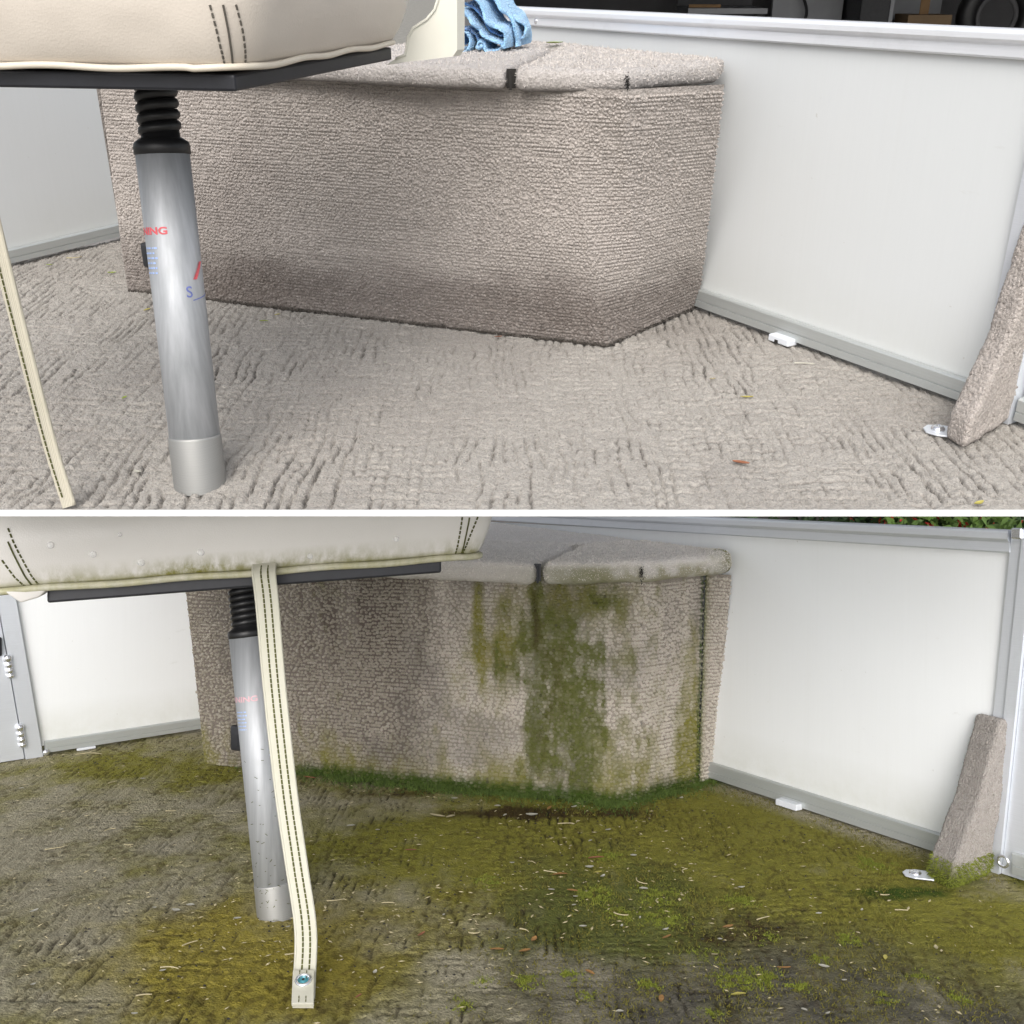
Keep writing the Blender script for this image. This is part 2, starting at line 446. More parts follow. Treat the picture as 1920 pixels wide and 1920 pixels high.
# ------------------------------------------------------------------ carpet floors
def floor_height(X, Y, seed, wx=0.0165, wy=0.0235, depth=0.0066, dens=0.31):
    pat = fbm(X / 0.15, Y / 0.20, 3, seed)
    wob = (vnoise(X / 0.06, Y / 0.07, seed + 1) - .5) * 0.017 + (vnoise(X / 0.012, Y / 0.014, seed + 2) - .5) * 0.0045
    def lines(q, p, w, s, sd):
        row = np.floor(q / w); dq = np.abs(q / w - row - 0.5) * w
        seg = vnoise(row * 3.7 + 11, p / s, sd)
        jit = vnoise(q / 0.006, p / 0.008, sd + 3)
        wd = 0.0020 * (0.6 + 0.9 * jit)
        return np.exp(-(dq / wd) ** 2) * sstep(dens, dens + 0.16, seg) * (0.35 + 0.9 * jit)
    l0 = lines(X + wob, Y, wx, 0.055, seed + 5) * (.24 + .76 * sstep(0.40, 0.58, pat))
    l1 = lines(Y + wob * 1.3, X, wy, 0.050, seed + 6) * (.24 + .76 * sstep(0.60, 0.42, pat))
    faint0 = lines(X + wob, Y, wx, 0.09, seed + 8) * 0.35
    fade = 0.75 + 0.6 * sstep(0.38, 0.62, fbm(X / 0.35 + 5, Y / 0.45, 2, seed + 9))
    fade = fade * sstep(Y.min() - 1e-4, Y.min() + .010, Y)
    cr = np.clip((np.maximum(l0, l1) + faint0 * 0.8) * fade, 0, 1.2)
    lump = (vnoise(X / 0.0075, Y / 0.0100, seed + 12) - .5) * 0.0030 + (vnoise(X / 0.018, Y / 0.026, seed + 13) - .5) * 0.0024 + (vnoise(X / 0.09, Y / 0.1, seed + 14) - .5) * 0.003
    return -cr * depth + lump * sstep(Y.min() - .004, Y.min() + .012, Y), cr

def make_floor(deck, name, x0, x1, y0, y1, dx, dy, seed, mat, extra=None, inside=None, **kw):
    xs = np.arange(x0, x1 + dx / 2, dx); ys = np.arange(y0, y1 + dy / 2, dy)
    X, Y = np.meshgrid(xs, ys, indexing='ij')
    H, cr = floor_height(X, Y, seed, **kw)
    dirt = np.clip((cr - 0.30) * 1.6, 0, 1) * sstep(0.30, 0.65, vnoise(X / 0.03, Y / 0.03, seed + 30)) * 0.8
    specks = sstep(0.93, 0.97, vnoise(X / 0.006, Y / 0.008, seed + 31)) * sstep(0.45, 0.7, fbm(X / 0.2, Y / 0.25, 3, seed + 33)) * 0.75
    at = dict(dirt=np.maximum(dirt, specks), damp=np.zeros_like(X))
    if extra: at.update(extra(X, Y))
    V = np.stack([X, Y, H], -1).reshape(-1, 3)
    Fg = gridfaces(len(xs), len(ys))
    if inside is not None: Fg = Fg[inside(X.ravel(), Y.ravel())[Fg].all(1)]
    return single(deck, name, (V, Fg), mat, (0, y0, 0), kind='structure', smooth=True, attrs=at), (X, Y, H, at)

FRONT = A.z(960, 956)[1]
def dampA(X, Y):
    d = 0.30 * np.exp(-(((X - 0.22) / 0.5) ** 2 + ((Y - 2.02) / 0.16) ** 2)) * sstep(.3, .7, fbm(X / .12, Y / .12, 3, 71))
    d += 0.22 * sstep(2.2, 2.7, Y) * (X < -0.4) + 0.25 * sstep(0.55, 0.75, fbm(X / 0.3, Y / 0.4, 3, 77)) * 0.6
    return dict(damp=d)
# outline of the upper deck: it ends at its walls
DECK_A = [(-0.86, FRONT), (0.97, FRONT), (0.945, 1.34), (0.10, 2.70), (-0.90, 3.06), (-1.39, 2.30)]
def in_deck(X, Y):
    r = np.ones(len(X), bool)
    for (xa, ya), (xb, yb) in zip(DECK_A, DECK_A[1:] + DECK_A[:1]): r &= (xb - xa) * (Y - ya) - (yb - ya) * (X - xa) >= -1e-6
    return r
def open_A(X, Y):
    hid = (Y > 2.40 - (X + .85) * .385) & (X > -.83) & (X < .16) | (X >= .16) & (Y > 2.02 + (X - .16) * 1.25)
    return in_deck(X, Y) & ~hid & (np.abs(X) < .60 * Y + .12)
floorA, _ = make_floor(A, 'carpet_floor', -1.40, 1.0, FRONT, 3.05, 0.0023, 0.0033, 3, M_carpetA, dampA, open_A)
X_, Y_, H_, _a = _
g_ = np.random.default_rng(5); k_ = g_.integers(0, X_.size, 330000); k_ = k_[in_deck(X_.ravel()[k_], Y_.ravel()[k_] - .012)]
Pf = np.stack([X_.ravel()[k_], Y_.ravel()[k_], H_.ravel()[k_] - .0008], 1) - np.array([0, FRONT, 0])
me_ = mk('pile', *spikes(Pf, np.tile(np.array([[0, 0, 1.0]]), (len(Pf), 1)), .0046, .0014, .75, 6), M_carpetA)
o_ = bpy.data.objects.new('pile', me_); COL.objects.link(o_); o_.parent = floorA; o_['kind'] = 'stuff'
single(A, 'divider_strip', box(-0.86, 0.97, FRONT - 0.0045, FRONT - 0.0005, -0.0068, 0.0004), M_white, (0, FRONT, 0), kind='structure')  # added white bar dividing the two views, set along the deck front
single(A, 'deck_board', prism([(x, y + (.016 if y == FRONT else 0), -.018) for x, y in DECK_A], (0, 0, .002)), M_white, (0, FRONT, 0), kind='structure')

def blob(X, Y, c, r, p=1.0):
    return np.exp(-(((X - c[0]) / r[0]) ** 2 + ((Y - c[1]) / r[1]) ** 2) ** p)
def stainsB(X, Y):
    n1 = fbm(X / .11, Y / .15, 4, 101); n2 = fbm(X / .05, Y / .07, 4, 111); n3 = fbm(X / .3, Y / .35, 3, 121)
    def br(m, lo=.15, hi=.75, k=.9): return sstep(lo, hi, m + (n1 - .5) * k + (n2 - .5) * .5)
    wallc = (Y - 2.942) * 0.555 + (X - 0.563) * 0.831                # distance to the white wall (negative inside)
    clean = sstep(-0.12, -0.045, wallc + (n1 - .5) * .05) * sstep(0.40, 0.60, X) * sstep(2.25, 2.45, Y)
    g = np.zeros_like(X)
    olive = g + 0.38
    olive += blob(X, Y, (0.45, 2.55), (0.60, 0.40)) * 1.0 + blob(X, Y, (0.80, 1.95), (0.34, 0.26)) * 0.9
    olive += blob(X, Y, (-1.00, 3.05), (0.42, 0.22)) * 0.55 + blob(X, Y, (-0.35, 2.45), (0.40, 0.22)) * 0.35
    olive += blob(X, Y, (0.05, 2.30), (0.35, 0.30)) * 0.45 + blob(X, Y, (-0.30, 1.72), (0.20, 0.14)) * .4
    olive -= blob(X, Y, (-1.0, 2.45), (0.42, 0.38)) * 0.12
    olive = np.clip(br(olive, .10, 1.10, 1.0), 0, 1) * (1 - clean) * 0.95
    yellow = br(blob(X, Y, (-0.52, 1.90), (0.26, 0.21)) * 1.1 + blob(X, Y, (-0.40, 1.70), (0.24, 0.13)) * .8 + blob(X, Y, (-.15, 2.05), (.3, .25)) * .3 + blob(X, Y, (0.62, 2.62), (.16, .12)) * .25, .1, 1.15, .7)
    dark = br(blob(X, Y, (0.32, 1.66), (0.46, 0.20)) * 1.25 + blob(X, Y, (0.75, 1.62), (.2, .1)) * .6 + blob(X, Y, (0.17, 2.10), (0.20, 0.22)) * .45 + blob(X, Y, (0.52, 1.84), (0.24, 0.14)) * .6 + blob(X, Y, (0.06, 1.95), (0.10, 0.13)) * .7
              + blob(X, Y, (-0.75, 2.45), (.12, .10)) * .5 + blob(X, Y, (-0.35, 2.62), (.15, .08)) * .5 + blob(X, Y, (-1.2, 2.4), (.2, .2)) * .25, .15, 1.25, .9)
    green = br(blob(X, Y, (0.17, 2.10), (0.18, 0.20)) * 1.15 + blob(X, Y, (0.22, 1.90), (0.20, 0.13)) * .8 + blob(X, Y, (-0.10, 2.75), (.14, .08)) * .5 + blob(X, Y, (-0.01, 1.87), (.05, .05)) * .5 + blob(X, Y, (0.35, 2.25), (.25, .2)) * .35, .18, 1.1, .9)
    brown = br(blob(X, Y, (0.04, 2.64), (0.30, 0.055)) * 1.0 + blob(X, Y, (-0.30, 2.80), (.16, .05)) * .5 + blob(X, Y, (.42, 1.92), (.12, .09)) * .5, .2, .9, .7)
    # moss that grows along the foot of the console
    t = np.clip((X + 0.904) / (0.275 + 0.904), 0, 1); edge = 3.124 - t * (3.124 - 2.728)
    t2 = np.clip((X - 0.275) / (0.53 - 0.275), 0, 1); edge = np.where(X > 0.275, 2.728 + t2 * 0.21, edge)
    dd = edge - Y
    moss = sstep(0.10, 0.0, dd + (n1 - .5) * .14) * sstep(-0.8, -0.4, X) * sstep(0.72, 0.5, X)
    moss = np.clip(moss + br(blob(X, Y, (0.80, 2.12), (.12, .05)) * .9 + blob(X, Y, (.98, 2.18), (.10, .06)) * .7, .3, .9, .8), 0, 1) * .9
    # many small freckles of algae and dirt
    fr = sstep(.60, .72, vnoise(X / .008, Y / .012, 131)) * sstep(.35, .6, n1) * .55
    return dict(olive=olive, yellow=yellow * .88, dark=dark * (.35 + .6 * n2) , green=green * .92, brown=np.clip(brown * .9 + fr * (1 - clean) * .8, 0, 1), moss=moss, damp=0 * X)
floorB, fB = make_floor(B, 'carpet_floor', -1.85, 1.45, 1.45, 3.95, 0.0042, 0.0060, 43, M_carpetB, stainsB, depth=0.0062, dens=0.38)
single(B, 'deck_board', box(-1.9, 1.5, 1.45, 4.2, -0.03, -0.014), M_rail_low, (0, 1.45, 0), kind='structure')

# ------------------------------------------------------------------ walls with aluminium rails
def extrude_profile(p0, t, n, prof, s0, s1, z0=0.0, z1=0.0, shear=0.0):
    """prof: (out, z) polygon; swept along t from s0 to s1; the rail may rise from z0 to z1 offset"""
    P = []
    for s, dz in ((s0, z0), (s1, z1)):
        P.append([np.asarray(p0) + t * (s + shear * z) + n * o + np.array([0, 0, z + dz]) for o, z in prof])
    m = len(prof); V = np.array(P[0] + P[1])
    Fc = [tuple(range(m)), tuple(range(m, 2 * m))[::-1]] + [(i, m + i, m + (i + 1) % m, (i + 1) % m) for i in range(m)]
    return V, Fc
def sheared_box(p0, t, n, s0, s1, z0, z1, o0, o1, shear=0.0):
    return extrude_profile(p0, t, n, [(o0, z0), (o1, z0), (o1, z1), (o0, z1)], s0, s1, shear=shear)
def wall_frame(w1, w2):
    t = nrm(w2 - w1); n = np.cross(t, [0, 0, 1.0])
    if np.dot(n, [0, -1, 0]) < 0: n = -n
    return np.asarray(w1), t, n
LOWRAIL = lambda h: [(0.002, 0.010), (0.014, 0.010), (0.014, h * .5), (0.0115, h * .5 + .0006), (0.0115, h * .5 + .002), (0.0135, h * .5 + .0026), (0.0135, h - .003), (0.010, h), (0.002, h)]
def TOPRAIL(z0, z1):
    m = z0 + (z1 - z0) * 0.50
    return [(-0.030, z0), (0.009, z0), (0.0115, z0 + .003), (0.0115, m - .002), (0.0135, m), (0.0175, m + .0025), (0.0195, m + .006),
            (0.0195, z1 - .006), (0.0180, z1 - .002), (0.0145, z1), (-0.022, z1), (-0.03, z1 - .005)]
def rivet(W, t_s, z, o, r=0.006):
    p0, t, n = W
    c = p0 + t * t_s + np.array([0, 0, z]) + n * o
    return lathe(c, n, [(r, -.002), (r, .0008), (r * .85, .0022), (r * .45, .0032), (r * .3, .0030), (0.0003, .0022)], 16)

def build_wall(deck, W, s0, s1, ztop, zr, hlow, label, panel_mat, rail_mat, shear=0.0, foot=None, rivets=(), zslope=0.0, name='side_wall', pm_z=0.012):
    p0, t, n = W
    th = Thing(deck, name, p0 + t * (s0 + s1) / 2, label, 'wall')
    th.part('panel', sheared_box(p0, t, n, s0, s1, pm_z, ztop - .003, -0.010, 0.0, shear), panel_mat)
    if zr:
        r = th.part('top_rail', extrude_profile(p0, t, n, TOPRAIL(*zr), s0 - .002, s1 + .004, -zslope * 0, zslope), rail_mat)
        for s, z in rivets: th.part('rivet', rivet(W, s, z, 0.0117), M_chrome, r, True)
    th.part('bottom_rail', extrude_profile(p0, t, n, LOWRAIL(hlow), s0, s1 - 0.002, shear=shear), M_rail_low)
    for f in foot or ():
        V, Fc = obox(p0 + t * f + n * 0.020 + np.array([0, 0, .009]), (t, n, (0, 0, 1)), (0.026, 0.012, 0.0065))
        fo = th.part('drain_foot', bev((V, Fc), .002), M_foot)
        V, Fc = obox(p0 + t * (f - .004) + n * 0.0325 + np.array([0, 0, .006]), (t, n, (0, 0, 1)), (0.004, 0.0008, 0.003))
        th.part('slot', (V, Fc), M_hole, fo)
    return th

WA = wall_frame(A.z(1310, 580), A.z(1800, 757))
WAl = wall_frame(A.z(10, 502), A.z(220, 450))
zA0, zA1 = 0.517, 0.556
build_wall(A, WA, -0.92, 0.672, zA0 + .01, (zA0, zA1), 0.046, 'white upper side wall panel with bright aluminium top rail right of the clean carpeted console', M_panel, M_rail, foot=(0.262,),
           rivets=[(-0.615, zA0 + .011), (-0.60, zA0 + .031), (-0.66, zA0 + .031)])
build_wall(A, WAl, -0.35, 0.46, 0.50, (.50, .54), 0.042, 'white upper wall panel behind the post, left of the clean console', M_panel, M_rail)
# corner upright and the panel beyond it
def upright(deck, W, s0, s1, h, shear, label, mat):
    p0, t, n = W
    th = Thing(deck, 'upright_post', p0 + t * (s0 + s1) / 2, label, 'post')
    th.part('outer_face', extrude_profile(p0, t, n, [(-.03, .002), (.012, .002), (.012, h), (-.03, h)], s0, s0 + (s1 - s0) * .52, shear=shear), mat)
    th.part('inner_face', extrude_profile(p0, t, n, [(-.03, .002), (.018, .002), (.018, h), (-.03, h)], s0 + (s1 - s0) * .54, s1, shear=shear), mat)
    return th
upright(A, WA, 0.678, 0.745, zA0 - .004, 0.0, 'aluminium upright behind the clean carpeted brace', M_railB)
build_wall(A, WA, 0.75, 1.0, zA0 + .01, (zA0, zA1), 0.046, 'white upper wall panel beyond the upright at the right edge', M_panel, M_rail)

WB = wall_frame(B.z(1340, 1464), B.z(1760, 1599))
WBl = wall_frame(B.z(80, 1417), B.z(378, 1370))
zB0, zB1 = 0.684, 0.730
SHB = 0.095
p0, t, n = WB
wallB = Thing(B, 'side_wall', p0 + t * .3, 'white lower side wall panel with aluminium top rail right of the algae stained console', 'wall')
wallB.part('panel', sheared_box(p0, t, n, -1.5, 0.795, 0.014, zB0, -0.010, 0.0, SHB), M_panelB)
r = wallB.part('top_rail', extrude_profile(p0, t, n, TOPRAIL(zB0 - .004, zB1 - .002), -1.5, 0.862, 0.012, -0.004), M_railB)
wallB.part('rivet', rivet(WB, -0.87, zB1 - .012, .0197, .006), M_chrome, r, True)
wallB.part('bottom_rail', extrude_profile(p0, t, n, LOWRAIL(0.052), -0.7, 0.793, 0.004, -.006), M_rail_low)
fo = wallB.part('drain_foot', bev(obox(p0 + t * .285 + n * .022 + np.array([0, 0, .010]), (t, n, (0, 0, 1)), (.034, .012, .008)), .002), M_foot)
pB = Thing(B, 'upright_post', p0 + t * .83, 'dull aluminium upright at the right end of the stained lower deck', 'post')
pB.part('outer_face', extrude_profile(p0, t, n, [(-.03, .001), (.010, .001), (.010, zB1 - .006), (-.03, zB1 - .006)], .797, .822, shear=SHB), M_railB)
pB.part('inner_face', extrude_profile(p0, t, n, [(-.03, .001), (.015, .001), (.015, zB1 - .004), (-.03, zB1 - .004)], .823, .848, shear=SHB), M_railB)
pB.part('side_face', extrude_profile(p0, t, n, [(-.03, .001), (.005, .001), (.005, zB1 - .004), (-.03, zB1 - .004)], .849, .90, shear=SHB), M_railB)
pB.part('corner_clip', bev(obox(p0 + t * .885 + n * .02 + np.array([0, 0, zB1 - .012]), (t, n, (0, 0, 1)), (.012, .008, .012)), .004, 3), M_chrome)
w2 = Thing(B, 'side_wall', p0 + t * 1.0, 'white lower wall panel beyond the upright at the right edge', 'wall')
w2.part('panel', sheared_box(p0, t, n, .852, 1.3, .02, zB0, -.01, .001, 0.02), M_panelB)
w2.part('bottom_rail', extrude_profile(p0, t, n, LOWRAIL(0.055), .876, 1.3), M_rail_low)
ring_c = p0 + t * .866 + n * .028 + np.array([0, 0, .036])
w2.part('ring_bolt', tube([ring_c + .011 * (math.cos(a) * t + math.sin(a) * np.array([0, 0, 1.0])) for a in np.linspace(0, 2 * math.pi, 17)[:-1]], .0032, 8, True), M_chrome, None, True)

# left wall of the lower deck with its gate frame and hinges
p0, t, n = WBl
SHL = -0.150
wl = Thing(B, 'side_wall', p0 + t * .2, 'white lower wall panel left of the stained console, beside the gate frame', 'wall')
wl.part('panel', sheared_box(p0, t, n, 0.0, 0.75, .03, .62, -.010, 0, SHL), M_panelB)
wl.part('bottom_rail', extrude_profile(p0, t, n, LOWRAIL(0.045), .004, .75), M_rail_low)
wl.part('drain_foot', bev(obox(p0 + t * .125 + n * .012 + np.array([0, 0, .005]), (t, n, (0, 0, 1)), (.028, .006, .004)), .002), M_foot)
wl.part('corner_screw', lathe(p0 + t * .006 + n * .015 + np.array([0, 0, .012]), n, [(.010, -.004), (.010, .002), (.007, .006), (.001, .007)], 14), M_chrome, None, True)
gp = Thing(B, 'gate_post', p0 - t * .03, 'grey aluminium gate post at the left edge of the stained deck', 'post')
gp.part('face', extrude_profile(p0, t, n, [(-.03, .001), (.016, .001), (.016, .62), (-.03, .62)], -.052, -.003, shear=SHL), M_railB)
gg = Thing(B, 'gate', p0 - t * .15, 'grey aluminium gate frame hinged to the post at the left edge', 'gate')
gg.part('frame', extrude_profile(p0, t, n, [(-.03, .003), (.013, .003), (.013, .62), (-.03, .62)], -.32, -.0555, shear=SHL), M_railB)
for zc, lb in ((0.075, None), (0.285, None)):
    c = p0 + t * (-.054 + SHL * zc) + n * .017 + np.array([0, 0, zc]); ax = nrm(t * SHL + np.array([0, 0, 1.0]))
    L = .036
    hg = gg.part('hinge', lathe(c - ax * L, ax, [(.006, 0), (.0105, .002), (.0105, .013), (.0085, .0135), (.0085, .0155), (.0105, .016), (.0105, .030), (.0085, .0305), (.0085, .0325), (.0105, .033), (.0105, .048), (.0085, .0485), (.0085, .0505), (.0115, .051), (.0125, .064), (.008, .070), (.001, .072)], 18), M_chrome, None, True)
gg.part('latch', bev(obox(p0 + t * (-.075 + SHL * .36) + n * .018 + np.array([0, 0, .345]), (t, n, (0, 0, 1)), (.012, .008, .028)), .005, 3), M_plate)

# ------------------------------------------------------------------ carpeted consoles
def polyline(P, r, step):
    """polyline with rounded corners sampled every step; returns points (m,2)"""
    P = [np.asarray(p, float)[:2] for p in P]; out = [P[0]]
    for i in range(1, len(P) - 1):
        a, b, c = P[i - 1], P[i], P[i + 1]
        u, v = nrm(a - b), nrm(c - b)
        for k in np.linspace(0, 1, 9):
            out.append((1 - k) ** 2 * (b + u * r) + 2 * k * (1 - k) * b + k * k * (b + v * r))
    out.append(P[-1]); out = np.array(out)
    d = np.concatenate([[0], np.cumsum(np.linalg.norm(np.diff(out, axis=0), axis=1))])
    return out, d
def resample(out, d, m):
    s = np.linspace(0, d[-1], m)
    return np.stack([np.interp(s, d, out[:, 0]), np.interp(s, d, out[:, 1])], 1)
def console_face(base, top, zt, r, step, seed, amp=0.0024, row=0.0068):
    ob, db = polyline(base, r, step); ot, dt = polyline(top, r, step)
    m = int(db[-1] / step); nz = int(zt / step)
    Pb, Pt = resample(ob, db, m), resample(ot, dt, m)
    u = np.linspace(0, db[-1], m); z = np.linspace(0.0, 1, nz)
    U, Zf = np.meshgrid(u, z, indexing='ij'); Z = Zf * zt
    XY = Pb[:, None, :] * (1 - Zf[..., None]) + Pt[:, None, :] * Zf[..., None]
    T = np.gradient(XY, axis=0); T /= np.linalg.norm(T, axis=2)[..., None]
    Nn = np.stack([T[..., 1], -T[..., 0], np.zeros_like(U)], -1)
    zz = Z + (vnoise(U / .08, Z / .05, seed) - .5) * .005 + (vnoise(U / .016, Z / .02, seed + 1) - .5) * .0022
    rows = np.abs(np.sin(math.pi * zz / row)) ** 0.6
    loops = vnoise(U / .0052 + np.floor(zz / row) * 3.3, zz / row, seed + 2)
    patch = sstep(.38, .66, fbm(U / .16, Z / .10, 3, seed + 3))
    mess = vnoise(U / .008, Z / .010, seed + 4)
    hgt = (rows * (0.40 + .60 * patch) + loops * .55 + mess * (1 - patch) * .40) * amp + (vnoise(U / .1, Z / .1, seed + 5) - .5) * .004
    V = np.concatenate([XY + Nn[..., :2] * (hgt - amp)[..., None], Z[..., None]], -1)
    return V, U, Z, hgt, db
def split_grid(V, at, i0, i1):
    v = V[i0:i1]; return v.reshape(-1, 3), gridfaces(v.shape[0], v.shape[1]), {k: a[i0:i1] for k, a in at.items()}

def domes(P, N, T, rx, ry, h, att):
    """yarn loops: low domes at P along N, T = row direction"""
    n = len(P); Bt = np.cross(N, T)
    ang = np.arange(6) * math.pi / 3
    L = [(math.cos(a), math.sin(a), -.35) for a in ang] + [(.80 * math.cos(a + .5), .80 * math.sin(a + .5), .45) for a in ang] + [(0, 0, 1.0)]
    L = np.array(L); V = P[:, None, :] + T[:, None, :] * (L[None, :, 0] * rx[:, None])[..., None] + Bt[:, None, :] * (L[None, :, 1] * ry[:, None])[..., None] + N[:, None, :] * (L[None, :, 2] * h[:, None])[..., None]
    F6 = [(k, (k + 1) % 6, 6 + k) for k in range(6)] + [((k + 1) % 6, 6 + (k + 1) % 6, 6 + k) for k in range(6)] + [(6 + k, 6 + (k + 1) % 6, 12) for k in range(6)]
    F = (np.array(F6)[None] + (np.arange(n) * 13)[:, None, None]).reshape(-1, 3)
    return V.reshape(-1, 3), F, {k: np.repeat(a, 13) for k, a in att.items()}
def yarn_loops(V, U, Z, at, i0, i1, row, sp, seed, size=1.0, skipz=0.003, kx=.60, kz=.50, kh=.0043, var=.07, jz=.25):
    r = np.random.default_rng(seed); m, nz = U.shape; us, zs = U[:, 0], Z[0]
    T = np.gradient(V, axis=0); T /= np.linalg.norm(T, axis=2)[..., None]
    Up = np.gradient(V, axis=1); Up /= np.linalg.norm(Up, axis=2)[..., None]
    Nn = np.cross(T, Up); Nn /= np.linalg.norm(Nn, axis=2)[..., None]
    if Nn[..., 1].mean() > 0: Nn = -Nn
    u0, u1 = us[i0], us[i1 - 1]; rows = np.arange(skipz, zs[-1] - .010, row); pu, pz = [], []
    for q, zr in enumerate(rows):
        u = np.arange(u0 + sp * .3 + (q % 2) * sp * .5, u1, sp); pu.append(u); pz.append(np.full(len(u), zr))
    u, z = np.concatenate(pu), np.concatenate(pz)
    loose = sstep(.50, .68, fbm(u / .16, z / .10, 3, seed + 3))
    z = z + (vnoise(u / .07, z / .05, seed + 4) - .5) * row * 1.1 + r.normal(0, 1, len(u)) * row * (.08 + jz * loose)
    u = u + r.normal(0, 1, len(u)) * sp * (.16 + .25 * loose)
    ii = np.clip(np.searchsorted(us, u), i0, i1 - 1); jj = np.clip(np.searchsorted(zs, z), 0, nz - 1)
    N, Tt = Nn[ii, jj], T[ii, jj]
    N = N + r.normal(0, .22, N.shape); N /= np.linalg.norm(N, axis=1)[:, None]; Tt = Tt - N * (Tt * N).sum(1)[:, None]; Tt /= np.linalg.norm(Tt, axis=1)[:, None]
    s = r.uniform(.8, 1.2, len(u)) * size; a = {k: v[ii, jj] * r.uniform(.75, 1.25, len(u)) for k, v in at.items()}
    a['damp'] = np.clip(a['damp'] + r.normal(0, var, len(u)), 0, 1)
    return domes(V[ii, jj], N, Tt, sp * kx * s, row * kz * s, kh * s, a)

# --- upper (clean) console
cA = [A.z(240, 547), A.z(1140, 652), A.z(1308, 576)]
ZA = 0.458
nA = nrm(np.cross(cA[1] - cA[0], [0, 0, 1.0]))
if nA[1] > 0: nA = -nA
topL = A.pl(190, 176, cA[0], nA)
kx = (topL - cA[0]) * (ZA / topL[2])
tA = [cA[0] + kx, A.z(1166, 168, ZA), A.z(1358, 158, ZA)]
tA[2] = tA[2] + 0.0
V, U, Z, hg, db = console_face(cA, tA, ZA, 0.0035, 0.0032, 201, 0.0016, 0.0064)
n1 = fbm(U / .12, Z / .08, 4, 221); n2 = fbm(U / .02, Z / .02, 3, 222)
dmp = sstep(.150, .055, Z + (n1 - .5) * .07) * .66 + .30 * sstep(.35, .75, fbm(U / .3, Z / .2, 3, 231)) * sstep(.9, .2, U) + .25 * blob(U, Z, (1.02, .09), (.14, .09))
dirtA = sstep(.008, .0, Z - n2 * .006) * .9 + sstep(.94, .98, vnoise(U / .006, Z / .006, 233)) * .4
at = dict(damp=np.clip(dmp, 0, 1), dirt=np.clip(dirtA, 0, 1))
conA = Thing(A, 'storage_console', (cA[0] + cA[1]) / 2, 'clean beige carpeted storage console with padded lid, blue towel on top', 'console')
ic = int(len(V) * db[9 // 2 + 1] / db[-1])
for nm_, i0, i1, sd_ in (('front_panel', 0, ic + 1, 601), ('side_panel', ic, len(V), 611)):
    v, f, a_ = split_grid(V, at, i0, i1); o_ = conA.part(nm_, (v, f), M_carpetA2, None, True, a_)
    v, f, a_ = yarn_loops(V, U, Z, at, i0, i1, .0055, .0054, sd_, 1.0, .003, .60, .50, .0034, .05); conA.part('yarn_loops', (v, f), M_carpetA2, o_, True, a_, kind='stuff')
back = nrm([-0.30, 1.0, 0]) * 0.5
core = [cA[0] - nA * .02 + np.array([.02, 0, 0]), cA[1] + np.array([-.012, .03, 0]), cA[2] + np.array([-.03, .02, 0]), np.array([0.10, 2.55, 0]), np.array([-.70, 2.70, 0])]
conA.part('body', prism(core, (0, 0, ZA - .004)), M_carpetA2)
conA.part('left_panel', prism([cA[0] + np.array([0.003, 0.002, 0]), cA[0] + np.array([.02, .03, 0]), cA[0] + np.array([.10, .42, 0]), cA[0] + np.array([.07, .42, 0])], (kx[0] * 0, 0, ZA)), M_carpetA2)
def latch(thing, deck, px, py, p, nn, sx, sz):
    c = deck.pl(px, py, p, nn); tt = nrm(np.cross([0, 0, 1.0], nn))
    l = thing.part('latch', bev(obox(c + nn * .008, (tt, nn, (0, 0, 1)), (sx, .010, sz)), .006, 3), M_black, None, True)
    thing.part('lever', bev(obox(c + nn * .02 + np.array([0, 0, -.004]), (tt, nn, (0, 0, 1)), (sx * .55, .004, sz * .5)), .002, 2), M_plate, l)
latch(conA, A, 300, 478, cA[0], nA, .036, .026)

def lid_piece(thing, name, P, thick, mat, rnd=0.016, seed=5, attrs=None, pile=4000, pmat=None, parent=None):
    """P: outline of the top surface (deck coords); the rim is rounded and covered in pile"""
    P = np.asarray(P, float)
    V, Fc, Nn = bevel(prism(P - np.array([0, 0, thick]), (0, 0, thick)), rnd, 4, 0.012)
    h = (vnoise(V[:, 0] / .010 + V[:, 2] * 60, V[:, 1] / .010 + V[:, 2] * 80, seed) - .5) * .0030 + (vnoise(V[:, 0] / .04 + V[:, 2] * 20, V[:, 1] / .04, seed + 1) - .5) * .005
    V = V + Nn * h[:, None]
    at = attrs(V) if attrs else dict(damp=np.zeros(len(V)), dirt=np.zeros(len(V)))
    o = thing.part(name, (V, Fc), mat, parent, True, at)
    if pile:
        Pp, Np = scatter(V, Fc, pile * 3, seed)
        k = (Np[:, 2] > -.3) & (Pp[:, 1] < P[:, 1].min() + .9)
        Pp, Np = Pp[k][:pile], Np[k][:pile]
        thing.part('pile', spikes(Pp - Np * .001, Np, .0055, .0022, .8, seed), pmat or M_pile, o, kind='stuff')
    return o
zl = 0.487; th_ = 0.036
def la(x, y): return A.z(x, y, zl)
over = lambda x, y: la(x, y)
gapL, gapR = la(946, 128), la(967, 128)
pR, pE = la(1176, 130), la(1366, 112)
bk = WA[0] + WA[1] * (-0.03); 
def onwallA(s, off=.014): return np.array([*(WA[0] + WA[1] * s + WA[2] * off)[:2], zl])
e1 = onwallA(0.035)
hin = la(1030, 88); hin2 = la(960, 92)
leftfar = tA[0] + np.array([-.02, -.015, 0]); leftfar[2] = zl
def la_attr(V): return dict(damp=np.clip(.25 * sstep(.478, .455, V[:, 2]), 0, 1), dirt=sstep(.4575, .452, V[:, 2]) * .6)  # lid rim turns darker towards its lower edge
lidL = lid_piece(conA, 'lid', [leftfar, gapL, la(1036, 89), la(930, 86), leftfar + np.array([.10, .42, 0])], th_, M_lidA, .014, 301, la_attr, 9000)
